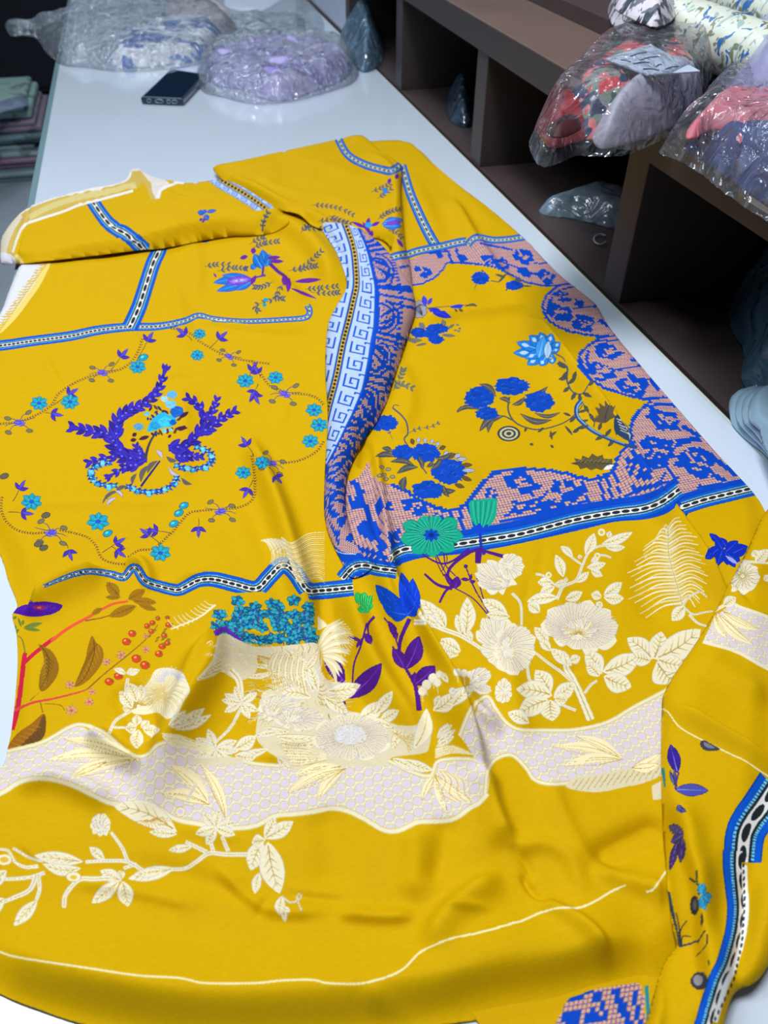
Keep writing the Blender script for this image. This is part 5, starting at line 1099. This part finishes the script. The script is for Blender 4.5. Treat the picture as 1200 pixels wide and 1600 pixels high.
for a, b, w, c in (((420,1110),(360,870),100,(52,34,140)),((395,1245),(680,1255),100,(70,76,160)),((460,1445),(420,1370),46,(80,84,150)),((490,1430),(430,1400),30,(60,60,130))): C.leaf(a, b, w, c, (140,150,220), out=(40,24,90), ow=3)
C.line([(430,1105),(405,1200),(400,1240)], 12, (70,50,120), 12)
C.frame(800, 1200, 3)
for a, b, w, c in (((805,310),(735,270),44,(80,76,120)),((805,310),(745,350),40,(74,62,120)),((775,340),(740,480),30,(66,50,110)),((800,320),(790,445),34,(66,50,110)),((760,80),(740,10),14,(60,110,140)),((770,100),(760,0),12,(70,60,130))): C.leaf(a, b, w, c, (140,130,180), out=(44,34,80), ow=1.5)
C.line([(705,0),(712,40),(715,90)], 16, (50,120,130), 8); C.line([(745,20),(775,90)], 7, (70,50,120))
for b in ((900,540),(940,600),(900,560),(880,540),(930,630),(905,670),(885,660)): C.leaf((888,600), b, 30, (50,150,190), (140,210,225), out=(20,80,120), ow=1.5)
C.blob((855,645), 20, 46, (52,48,50), 0, .04); C.blob((857,640), 9, 26, (96,88,84)); C.blob((890,710), 6, 30, (60,54,60)); C.blob((878,998), 40, 42, (58,56,62), 0, .05); C.blob((872,995), 22, 26, (140,138,146))
for p in ([(830,515),(850,530),(865,545)],[(865,480),(868,540),(880,560)],[(780,830),(785,760),(770,680)],[(790,830),(790,760),(820,715)],[(795,830),(800,790),(840,790)],[(735,580),(745,660),(770,760),(785,840)],[(905,760),(880,800),(870,820)],[(915,780),(910,830),(860,885)],[(918,1010),(925,1060),(940,1080)],[(920,900),(925,930)]): C.line(p, 7, (40,44,60), 4)
C.line([(735,580),(760,700),(790,840)], 10, (50,70,90), 8); C.line([(790,835),(830,825),(870,810)], 8, (40,50,90))
C.frame(0, 0, 1)
ribbon(C, [(1215,1225),(1190,1262),(1175,1282),(1164,1305),(1160,1345)], 66, 60)
ribbon(C, [(1160,1330),(1159,1355),(1161,1385),(1163,1417),(1160,1450),(1153,1480),(1143,1512),(1130,1540),(1113,1597),(1100,1640)], [62, 58, 54, 52, 52, 52, 54], side='l')
C.line([(1163,1352),(1164,1385),(1166,1417),(1163,1450),(1156,1482),(1146,1514),(1133,1542),(1117,1597)], 9, (238,240,238), 9)
for k in range(24):
    f = k/23; x = np.interp(f, [0,.25,.5,.75,1], [1163,1165,1161,1148,1119]); y = 1352+f*240; C.blob((x-1.5,y), 1.6, 4.0, (34,38,44), .2, n=8)
# ================= layer under the near roll =================
C = PB; C.frame(0, 0, 1)
bp = [(868,1600),(880,1572),(890,1560),(930,1545),(1000,1535),(1010,1560),(1008,1620),(990,1720),(850,1720)]
crochet(C, bp, (880,1580), (1000,1560), (930,1600), (940,1540), 0.0024, [(1, bp), (2, mask_blob((890,1590),16,12)), (2, mask_blob((925,1590),12,12)), (2, bar((960,1545),(985,1610),12)), (2, bar((935,1550),(950,1610),7)), (2, bar((880,1565),(930,1548),8)), (2, bar((990,1545),(1000,1610),7)), (2, bar((925,1555),(945,1570),9))])
C.line([(1010,1540),(1014,1600)], 6, (30,140,150))
cloth = empty('printed_cloth', (0.12, 0.7, TZ), 'mustard yellow cloth with blue floral print spread in folds over the white table', 'cloth')
for nm, R, pl, pr, cell in (('main_sheet', RM, main_poly, PM, 3.5), ('turned_back_flap', RU, ul_poly, PU, 3.0), ('folded_corner', RV, ur_poly, PV, 3.0), ('gathered_fold', RR, roll_poly, PR, 3.0), ('hanging_flap', RF, rf_poly, PF, 3.5), ('under_layer', RB, un_poly, PB, 5.0)):
    sheet(nm, R, pl, cloth_mat(nm+'_cloth', pr.image(nm+'_print')), cloth, cell, pr.box)
# ------------------------------------------------------------ other things: packs, phone, shelf goods
def floral(name, base, cols, scale=14.0, rough=0.5, thr=0.56, bump=0.3):
    """fabric with a scattered printed pattern (patches of colour at two sizes)"""
    m = bpy.data.materials.new(name); m.use_nodes = True; nt = m.node_tree; b = nt.nodes['Principled BSDF']; N = nt.nodes.new; L = nt.links.new
    tc = N('ShaderNodeTexCoord'); prev = None
    rgb = N('ShaderNodeRGB'); rgb.outputs[0].default_value = (*lin(base), 1); prev = rgb.outputs[0]
    for i, c in enumerate(cols):
        mp = N('ShaderNodeMapping'); mp.inputs['Location'].default_value = (i*3.7+1, i*1.9, i*5.1); L(tc.outputs['Object'], mp.inputs[0])
        n = N('ShaderNodeTexNoise'); n.inputs['Scale'].default_value = scale*(1+0.35*i); n.inputs['Detail'].default_value = 2.5; n.inputs['Distortion'].default_value = 0.8; L(mp.outputs[0], n.inputs['Vector'])
        r = N('ShaderNodeValToRGB'); r.color_ramp.elements[0].position = thr; r.color_ramp.elements[1].position = thr+0.015; L(n.outputs['Fac'], r.inputs['Fac'])
        x = N('ShaderNodeMix'); x.data_type = 'RGBA'; L(r.outputs['Color'], x.inputs['Factor']); L(prev, x.inputs[6]); x.inputs[7].default_value = (*lin(c), 1); prev = x.outputs[2]
    L(prev, b.inputs['Base Color']); b.inputs['Roughness'].default_value = rough
    n = N('ShaderNodeTexNoise'); n.inputs['Scale'].default_value = 45; n.inputs['Detail'].default_value = 3; k = N('ShaderNodeBump'); k.inputs['Strength'].default_value = bump; k.inputs['Distance'].default_value = 0.006
    L(tc.outputs['Object'], n.inputs['Vector']); L(n.outputs['Fac'], k.inputs['Height']); L(k.outputs[0], b.inputs['Normal'])
    return m
def mound(name, poly, zb, h, w, m, parent=None, lump=0.0, ls=0.03, seed=1, ridges=(), cell=4.0, closed=True, lift=0.0, z=None, step=0.003):
    """a soft thing lying on the level zb: outline in photo pixels, height h, rounded over w metres from its edge"""
    R = Relief(poly, margin=0.01, step=step, z=zb+(h*0.35 if z is None else z))
    o = smooth(poly, 4, True); x, y = at(o[:, 0], o[:, 1], zb+(h*0.35 if z is None else z))
    O = np.stack([x, y], -1); d, *_ = near(O, R.X, R.Y); t = np.clip(d/w, 0, 1)*inside(O, R.X, R.Y)
    prof = np.sin(0.5*np.pi*np.clip(t*(1.35-0.35*t), 0, 1))
    nz = vnoise(R.X, R.Y, ls, seed)*2+vnoise(R.X, R.Y, ls*0.45, seed+1)+0.5*vnoise(R.X, R.Y, ls*0.2, seed+2)
    R.Z = zb+lift+h*prof*(1+0)+lump*nz*t
    R.Z = np.maximum(R.Z, zb+lift+0.0006)
    for r in ridges: R.ridge(*r[:3], z=zb+h, **(r[3] if len(r) > 3 else {}))
    bx, by = at(o[:, 0], o[:, 1], zb+(h*0.35 if z is None else z)); qx, qy = proj(bx, by, np.full(len(bx), 0.0))
    # mesh straight from the outline on its own level
    gx = np.arange(qx.min()-cell, qx.max()+2*cell, cell); gy = np.arange(qy.min()-cell, qy.max()+2*cell, cell)
    GX, GY = np.meshgrid(gx, gy); X, Y = at(GX, GY, 0.0); ins = inside(O, X, Y)
    c = ins[:-1, :-1].astype(int)+ins[1:, :-1]+ins[:-1, 1:]+ins[1:, 1:]; keep = c >= 1; used = np.zeros(ins.shape, bool)
    for a, b in ((slice(None, -1), slice(None, -1)), (slice(1, None), slice(None, -1)), (slice(None, -1), slice(1, None)), (slice(1, None), slice(1, None))): used[a, b] |= keep
    mv = used & ~ins; _, nx_, ny_, *_ = near(O, X[mv], Y[mv]); X[mv] = nx_; Y[mv] = ny_
    idx = np.full(ins.shape, -1); idx[used] = np.arange(used.sum()); x = X[used]; y = Y[used]; zz = R.sample(x, y)
    j, i = np.nonzero(keep); F = np.stack([idx[j, i], idx[j+1, i], idx[j+1, i+1], idx[j, i+1]], -1); V = np.stack([x, y, zz+TZ], -1)
    if closed:
        n = len(V); V = np.vstack([V, np.stack([x, y, np.full(n, zb+lift+TZ)], -1)]); F0 = F; F = np.vstack([F0, F0[:, ::-1]+n])
        E = np.vstack([F0[:, [0, 1]], F0[:, [1, 2]], F0[:, [2, 3]], F0[:, [3, 0]]]); key = set(map(tuple, E.tolist()))
        B = [e for e in key if (e[1], e[0]) not in key]
        if B: F = np.vstack([F, [(e[1], e[0], e[0]+n, e[1]+n) for e in B]])
    return from_np(name, V, F, m, parent)
def slab(name, quad, z0, z1, m, parent=None, bev=0.0):
    """flat-sided plate over four world corners"""
    bm = bmesh.new(); a = [bm.verts.new((p[0], p[1], z0+TZ)) for p in quad]; b = [bm.verts.new((p[0], p[1], z1+TZ)) for p in quad]
    bm.faces.new(a[::-1]); bm.faces.new(b)
    n = len(quad)
    for i in range(n): bm.faces.new((a[i], a[(i+1) % n], b[(i+1) % n], b[i]))
    bmesh.ops.recalc_face_normals(bm, faces=bm.faces[:])
    if bev: bmesh.ops.bevel(bm, geom=bm.edges[:], offset=bev, segments=3, affect='EDGES', profile=0.5)
    me = bpy.data.meshes.new(name); bm.to_mesh(me); bm.free(); me.materials.append(m)
    return link(bpy.data.objects.new(name, me), parent)
F_clear = film('clear_polythene', (222, 238, 255), 0.055, 0.09, 0.8, 42, 0.35)
F_far = film('crinkled_polythene', (222, 240, 255), 0.15, 0.08, 1.0, 48, 0.7)
F_soft = film('thin_polythene', (226, 240, 250), 0.12, 0.14, 1.0, 30, 0.5)
F_grey = film('grey_polythene', (150, 176, 196), 0.55, 0.18, 0.9, 22, 0.5)
F_dark = film('dim_polythene', (60, 84, 104), 0.5, 0.15, 1.0, 26, 0.6)
def thing(name, px, py, z, label, cat, group=None):
    v = P(px, py, z); return empty(name, v, label, cat, group)
# --- phone
ph = thing('phone', 271, 137, 0, 'dark blue mobile phone lying face up on the white table', 'phone')
q = [at(*p, 0.0) for p in ((221,163),(287,166),(324,126),(268,118))]; q = [(float(a), float(b)) for a, b in q]
M_ph = mat('phone_case', (22, 44, 66), 0.3, 0.5, coat=0.3); M_scr = mat('phone_glass', (8, 40, 66), 0.05, 0.8, coat=1.0); M_hole = mat('phone_port', (130, 150, 165), 0.3, 0.6, 0.5); M_hd = mat('phone_port_dark', (10, 16, 24), 0.5)
slab('body', q, 0.0005, 0.0135, M_ph, ph, 0.004)
cx = sum(p[0] for p in q)/4; cy = sum(p[1] for p in q)/4
slab('screen', [(cx+(p[0]-cx)*0.90, cy+(p[1]-cy)*0.95) for p in q], 0.0136, 0.0142, M_scr, ph, 0.0002)
ex = Vector((q[1][0]-q[0][0], q[1][1]-q[0][1], 0)); L_ = ex.length; ex.normalize(); nx = Vector((ex.y, -ex.x, 0))
for f, wd, nm in ((0.20, 0.0045, 'speaker_hole'), (0.44, 0.0085, 'charging_port'), (0.66, 0.004, 'speaker_hole'), (0.80, 0.006, 'camera_lens')):
    c = Vector((q[0][0], q[0][1], TZ+0.0072))+ex*L_*f+nx*0.0004
    ring = [c+ex*math.cos(t)*wd+Vector((0, 0, 1))*math.sin(t)*0.0032 for t in np.linspace(0, 2*math.pi, 16, endpoint=False)]
    tube(nm, ring, 0.0010, M_hole, ph, 6, True)
# --- blue and white garment in a clear bag, far left of the table
g1 = thing('bagged_garment', 240, 75, 0, 'blue and white garment in a clear plastic bag hanging past the left table edge', 'garment')
wb = floral('white_blue_print', (232, 238, 248), [(30, 84, 190), (60, 120, 205)], 9, 0.6, 0.56, 0.9)
mound('garment', [(172,92),(200,98),(260,92),(315,84),(345,62),(340,38),(300,30),(240,38),(195,58),(175,78)], 0.001, 0.034, 0.04, wb, g1, 0.002, 0.05, 5)
mound('garment_fold', [(180,94),(240,96),(312,82),(318,72),(240,84),(182,84)], 0.001, 0.018, 0.012, floral('white_blue_hem', (220, 218, 226), [(20, 80, 196)], 22, 0.6, 0.52), g1, 0.002, 0.03, 6, lift=0.002)
mound('clear_bag', [(6,27),(22,30),(50,37),(70,30),(110,12),(160,2),(230,-4),(300,0),(345,12),(372,38),(356,62),(330,84),(290,92),(230,99),(175,99),(130,93),(96,90),(72,74),(56,52),(40,46),(14,46)], 0.002, 0.042, 0.06, F_far, g1, 0.009, 0.04, 9, closed=False)
# --- lilac garment in a clear bag
g2 = thing('bagged_garment', 440, 110, 0, 'lilac garment crumpled in a clear plastic bag right of the phone', 'garment')
lil = floral('lilac_print', (186, 178, 236), [(196, 188, 232), (140, 130, 208)], 7, 0.5, 0.56, 1.0)
mound('garment', [(318,100),(345,80),(410,68),(490,68),(540,82),(550,98),(535,114),(505,126),(470,138),(438,146),(400,140),(380,128),(335,122)], 0.001, 0.04, 0.04, lil, g2, 0.005, 0.04, 15)
mound('garment_fold', [(380,122),(420,132),(470,132),(505,118),(512,124),(475,140),(438,149),(405,143)], 0.001, 0.016, 0.012, floral('lilac_hem', (190, 170, 226), [(150, 130, 200)], 20), g2, 0.003, 0.025, 16, lift=0.003)
mound('clear_bag', [(304,106),(316,84),(350,70),(410,62),(490,60),(540,70),(560,96),(552,116),(520,128),(470,142),(430,148),(385,148),(345,138),(315,130)], 0.002, 0.044, 0.04, F_far, g2, 0.008, 0.03, 19, closed=False)
# --- cream cloth, loose film and sheets behind them
c3 = mound('folded_cloth', [(256,6),(300,2),(340,6),(366,24),(362,34),(330,35),(285,30),(262,18)], 0.001, 0.03, 0.04, floral('cream_cloth', (206, 198, 198), [(190, 176, 172)], 8), None, 0.003, 0.06, 25)
tag(c3, 'folded cream cloth behind the blue and white garment', 'cloth')
c4 = mound('plastic_sheet', [(345,30),(400,18),(470,22),(474,50),(462,66),(400,70),(350,66),(338,48)], 0.001, 0.012, 0.05, F_soft, None, 0.012, 0.06, 29, closed=False)
tag(c4, 'empty clear plastic bag lying flat behind the lilac garment', 'plastic bag')
c5 = mound('packing_sheet', [(380,-30),(470,-40),(440,-2),(400,18),(350,6)], 0.001, 0.006, 0.05, mat('pale_packing', (200, 212, 226), 0.5), None, 0.004, 0.08, 31)
tag(c5, 'pale packing sheet at the top edge of the photo on the table', 'packing sheet')
c6 = mound('plastic_sheet', [(500,60),(505,30),(470,-10),(462,4),(464,40),(470,64)], 0.001, 0.003, 0.05, F_soft, None, 0.003, 0.06, 33, closed=False)
tag(c6, 'thin clear film on the right edge of the table behind the lilac garment', 'plastic bag')
# --- goods in the cubbies
wbx = slab('carton', [(XS+.004, 2.33), (XS+.3, 2.33), (XS+.3, 2.85), (XS+.004, 2.85)], Z0+.0002, 0.13, mat('white_carton', (186, 196, 214), 0.6, noise=.05), None, 0.003)
tag(wbx, 'pale white carton in the furthest cubby by the table', 'box')
k1 = mound('plastic_bag', [(528,40),(545,24),(575,16),(594,30),(600,50),(598,72),(584,84),(562,86),(545,66)], Z0, 0.09, 0.08, film('blue_grey_film', (130, 170, 200), 0.35, 0.12, 1.0, 30, .5), None, 0.02, 0.05, 35)
tag(k1, 'clear bluish plastic bag in the dark cubby beyond the lilac garment', 'plastic bag')
k2 = mound('plastic_bag', [(700,130),(722,120),(742,140),(742,176),(720,180),(700,165)], Z0, 0.06, 0.05, F_dark, None, 0.02, 0.04, 36)
tag(k2, 'dark plastic bag barely visible inside the cubby left of the middle divider', 'plastic bag')
k3 = mound('plastic_bag', [(843,320),(860,309),(900,304),(960,300),(1010,298),(1010,340),(960,346),(925,338),(890,330),(862,328)], Z0, 0.030, 0.03, F_grey, None, 0.008, 0.05, 37)
tag(k3, 'grey blue plastic bag lying flat on the cubby floor', 'plastic bag')
k4 = tube('plastic_tie', [P(930+10*math.cos(t)*1.0+8, 374+8*math.sin(t), Z0+.003) for t in np.linspace(0.6, 5.6, 18)], 0.0012, mat('grey_tie', (130, 140, 150), 0.4))
tag(k4, 'thin grey plastic loop on the cubby floor in front of the grey bag', 'plastic loop')
k5 = mound('plastic_bag', [(1158,415),(1190,400),(1250,380),(1330,400),(1330,560),(1240,590),(1198,566),(1176,540),(1180,500),(1162,470),(1152,440)], Z0, 0.115, 0.07, film('slate_film', (74, 108, 132), 0.7, 0.2, 1.0, 18, .4), None, 0.03, 0.06, 38)
tag(k5, 'slate grey crumpled plastic bag standing deep in the near cubby', 'plastic bag')
pk = thing('folded_packs', 1200, 680, Z0, 'pale blue glossy folded packs lying at the near cubby front by the table', 'packs')
M_pk = mat('pale_blue_pack', (150, 184, 206), 0.22, 0.6, bump=0.3, bscale=12, coat=0.4)
for k in range(4): mound('pack', [(1146+k*9,614+k*3),(1200,604),(1300,600),(1320,740),(1250,790),(1200-k*3+6,716-k*8),(1165+k*8,680-k*4),(1143+k*10,652)], Z0+k*0.008, 0.010, 0.006, M_pk, pk, 0.0015, 0.05, 41+k)
# --- red floral pack that sticks out over the shelf edge
r1 = thing('bagged_fabric', 960, 140, ZT, 'rolled red floral fabric in a clear bag sticking out over the shelf edge', 'fabric')
redf = floral('red_green_floral', (120, 132, 122), [(60, 84, 74), (196, 60, 66), (214, 120, 120), (40, 50, 84)], 15, 0.5, 0.55)
mound('fabric_roll', [(868,152),(900,118),(945,90),(1005,74),(1060,84),(1115,104),(1110,128),(1060,160),(1000,180),(950,188),(915,190),(885,178)], ZT+.001, 0.046, 0.05, redf, r1, 0.003, 0.04, 51)
mound('roll_end', [(842,182),(856,160),(872,148),(900,160),(920,176),(924,194),(900,204),(870,212),(852,204)], ZT+.001, 0.032, 0.030, mat('red_cloth', (150, 34, 40), 0.5, noise=.4, nscale=20, bump=.4, bscale=30), r1, 0.003, 0.03, 52)
mound('roll_opening', [(856,196),(876,184),(906,186),(908,196),(884,208),(862,208)], ZT+.024, 0.010, 0.012, mat('shaded_red_hollow', (60, 12, 18), 0.7), r1, 0.001, 0.03, 53)  # dark mound stands for the shade inside the hollow roll
mound('white_lining', [(930,182),(950,158),(990,132),(1040,124),(1104,124),(1090,146),(1050,172),(1000,190),(960,200),(940,200)], ZT+.003, 0.050, 0.04, mat('white_lining', (176, 176, 196), 0.5, noise=.08, bump=.5, bscale=14), r1, 0.004, 0.03, 54)
q = [at(*p, ZT+.052) for p in ((944,92),(1016,70),(1094,112),(1012,118))]; slab('paper_label', [(float(a), float(b)) for a, b in q], ZT+.0512, ZT+.0528, mat('label_paper', (176, 194, 216), 0.5), r1, 0.0003)
M_ink = mat('label_ink', (70, 84, 108), 0.6)
for a, b in (((985,88),(1010,82)),((1000,94),(1030,88)),((990,100),(1015,98)),((1025,104),(1034,101)),((1040,108),(1060,104)),((1005,108),(1030,110)),((970,94),(985,97))):
    tube('print_line', [P(*a, ZT+.0532), P((a[0]+b[0])/2, (a[1]+b[1])/2-1.5, ZT+.0532), P(*b, ZT+.0532)], 0.0008, M_ink, r1, 4)
mound('clear_bag', [(831,184),(848,162),(868,142),(903,108),(948,82),(1010,64),(1060,76),(1118,98),(1132,114),(1100,148),(1050,178),(985,204),(940,206),(905,206),(880,216),(857,222),(840,212)], ZT+.0012, 0.064, 0.035, F_clear, r1, 0.003, 0.03, 57, closed=False, cell=2.2, step=0.0015)
# --- pink and navy pack
r2 = thing('bagged_fabric', 1180, 200, ZT, 'pink cloth over navy knitted fabric in a clear bag on the brown shelf', 'fabric')
mound('navy_fabric', [(1078,212),(1098,190),(1150,180),(1250,186),(1360,216),(1400,350),(1300,350),(1215,304),(1170,274),(1128,244),(1096,226)], ZT+.001, 0.036, 0.03, mat('navy_knit', (40, 56, 108), 0.7, noise=.35, nscale=60, bump=1.0, bscale=70), r2, 0.004, 0.02, 61)
mound('pink_cloth', [(1074,202),(1086,178),(1115,156),(1160,146),(1230,146),(1330,172),(1330,206),(1240,206),(1180,198),(1160,212),(1146,194),(1110,192),(1090,204)], ZT+.026, 0.020, 0.02, mat('pink_cloth', (188, 104, 118), 0.6, noise=.1, bump=.3, bscale=25), r2, 0.005, 0.03, 62)
mound('clear_bag', [(1036,206),(1064,186),(1082,160),(1120,138),(1200,126),(1340,144),(1420,360),(1300,362),(1200,304),(1140,266),(1100,236),(1066,218)], ZT+.0012, 0.054, 0.035, F_clear, r2, 0.004, 0.03, 65, closed=False, cell=2.5, step=0.0015)
# --- grey lilac bag, bolts of cloth on the raised ledge
ZL = ZT+.022
r3 = mound('plastic_bag', [(1146,106),(1150,60),(1166,20),(1178,-10),(1300,-30),(1330,120),(1240,140),(1190,134),(1160,124)], ZL+.0003, 0.075, 0.06, mat('grey_lilac_bag', (150, 152, 192), 0.3, 0.5, bump=1.0, bscale=26, coat=.3), None, 0.010, 0.035, 66, z=.03)
tag(r3, 'grey lilac plastic bag beside the cream fabric bolt on the ledge', 'plastic bag')
def bolt(name, a, b, r, z, m, label, rings=0.0, cat='fabric bolt', group=None):
    A = P(*a, z+r); B = P(*b, z+r); n = 26; pts = []; rs = []
    for k in range(n+1):
        f = k/n; pts.append(A.lerp(B, f)); e = min(1, min(f, 1-f)*14+.001); rs.append(r*(0.72+0.28*math.sqrt(1-(1-e)**2))*(1+rings*math.sin(k*2.3)))
    t = empty(name, (A.x, A.y, z+TZ), label, cat, group)
    tube('rolled_cloth', pts, rs, m, t, 28)
    d = (B-A).normalized()
    for pnt, s in ((A, -1), (B, 1)):
        u = d.cross(Vector((0, 0, 1))).normalized(); w = u.cross(d)
        sp = [pnt+d*s*0.0005+(u*math.cos(q_)+w*math.sin(q_))*r*0.72*(1-q_/26) for q_ in np.linspace(0, 25, 90)]
        tube('roll_end', sp, r*0.035, m, t, 4)
        tube('core', [pnt-d*s*0.003, pnt+d*s*0.001], [r*.71, r*.71], m, t, 16)
        bm = bmesh.new(); vs = [bm.verts.new(pnt+d*s*0.001+(u*math.cos(c)+w*math.sin(c))*r*.72) for c in np.linspace(0, 6.2832, 20, endpoint=False)]; bm.faces.new(vs)
        me = bpy.data.meshes.new('roll_face'); bm.to_mesh(me); bm.free(); me.materials.append(m); link(bpy.data.objects.new('roll_face', me), t)
    return t
cf = floral('cream_blue_floral', (206, 214, 200), [(150, 180, 180), (40, 104, 170), (120, 130, 100)], 46, 0.45, 0.59)
bolt('fabric_bolt', (1052, 34), (1260, 118), 0.030, ZL, cf, 'cream fabric bolt with blue flowers lying lowest on the ledge', 0.01)
bolt('fabric_bolt', (1090, -22), (1300, 60), 0.030, ZL+.012, cf, 'cream blue flowered fabric bolt behind the lowest one, at the top edge', 0.01)
fd = floral('white_navy_leaf', (206, 204, 216), [(34, 46, 66), (90, 96, 110)], 34, 0.5, 0.56, .5)
nf = thing('folded_fabric', 1000, 20, ZL, 'white fabric with dark navy leaves folded on the ledge', 'fabric')
mound('fold', [(955,2),(975,26),(1005,44),(1035,50),(1056,38),(1066,18),(1060,-8),(1000,-30),(960,-20)], ZL+.0003, 0.050, 0.035, fd, nf, 0.008, 0.04, 71, z=.02)
mound('fold', [(962,-6),(990,14),(1030,26),(1058,10),(1050,-20),(1000,-34)], ZL+.045, 0.022, 0.025, fd, nf, 0.006, 0.04, 73, z=.01)
# --- white tag under the shelf edge
yy, zz = on_x(1190, 296, XS-.004)
tg = box('paper_tag', XS-.006, XS-.0045, yy-.028, yy+.010, TZ+zz-.014, TZ+zz+.012, mat('tag_paper', (206, 216, 234), 0.5), None, 0.0005)
tag(tg, 'small white paper tag on the brown shelf front edge', 'tag')
# --- left background: bundles on the floor, dark cabinet, stool frame
cab = empty('cabinet', (-1.2, 5.3, 0), 'dark cabinet beyond the table at the upper left', 'cabinet')
M_cab = mat('dark_cabinet', (16, 24, 38), 0.6)
box('body', -2.3, -0.30, 5.06, 5.6, 0.02, 1.3, M_cab, cab, 0.01); box('door', -2.28, -1.32, 5.04, 5.06, 0.05, 1.27, M_cab, cab, 0.004); box('door', -1.30, -0.32, 5.04, 5.06, 0.05, 1.27, M_cab, cab, 0.004)
box('handle', -1.36, -1.34, 5.02, 5.04, 0.6, 0.75, M_steel, cab, 0.003); box('handle', -1.28, -1.26, 5.02, 5.04, 0.6, 0.75, M_steel, cab, 0.003)
cols = [((150,176,184),'grey green'),((170,140,164),'mauve'),((170,194,200),'pale grey green'),((128,160,170),'dull teal'),((150,136,156),'purple grey'),((170,204,196),'mint printed')]
zc = 0.0
for k, (c, nm) in enumerate(cols):
    hh = 0.047 if k < 5 else 0.06
    bdl = empty('fabric_bundle', (-0.78, 3.95, zc), nm+' folded fabric, '+('lowest of the floor stack', 'second up in the floor stack', 'third up in the floor stack', 'fourth up in the floor stack', 'fifth up in the floor stack', 'topmost of the floor stack')[k]+' left of the table', 'fabric bundle', 'fabric bundles stacked on the floor')
    m1 = floral('bundle_cloth_'+nm.replace(' ', '_'), c, [tuple(int(v*0.75) for v in c)], 9)
    box('folded_cloth', -1.12+0.02*(k % 2), -0.44-0.03*(k % 3), 3.72+0.02*(k % 2), 4.2, zc+.001, zc+hh*0.55, m1, bdl, 0.010)
    box('folded_cloth', -1.10+0.02*(k % 2), -0.46-0.03*(k % 3), 3.70+0.02*(k % 3), 4.18, zc+hh*0.52, zc+hh-.001, m1, bdl, 0.009)
    zc += hh
bg = mound('plastic_bag', [(-60,180),(-10,160),(20,150),(40,146),(42,160),(20,166),(-10,176),(-50,200)], zc-TZ+.001, 0.03, 0.1, mat('grey_film_bag', (130, 146, 172), 0.4), None, 0.01, 0.1, 77, z=.01)
tag(bg, 'pale grey bag on top of the fabric bundles at the left edge', 'plastic bag')
st = empty('stool', (-0.42, 1.05, 0.0), 'black metal framed stool under the left table edge', 'stool')
sx0, sx1, sy0, sy1, sz = -0.56, -0.24, 0.90, 1.22, 0.44
for x in (sx0, sx1):
    for y in (sy0, sy1): tube('leg', [(x*1.0+(0.03 if x == sx0 else -0.03)*-1, y, 0.002), (x, y, sz)], 0.011, M_steel, st, 8)
tube('seat_frame', [(sx0, sy0, sz), (sx1, sy0, sz), (sx1, sy1, sz), (sx0, sy1, sz)], 0.011, M_steel, st, 8, True)
tube('stretcher', [(sx0, sy0, 0.16), (sx1, sy0, 0.16)], 0.008, M_steel, st); tube('stretcher', [(sx0, sy1, 0.16), (sx1, sy1, 0.16)], 0.008, M_steel, st)
box('seat', sx0-.01, sx1+.01, sy0-.01, sy1+.01, sz+.011, sz+.035, mat('grey_seat', (88, 98, 106), 0.5), st, 0.008)
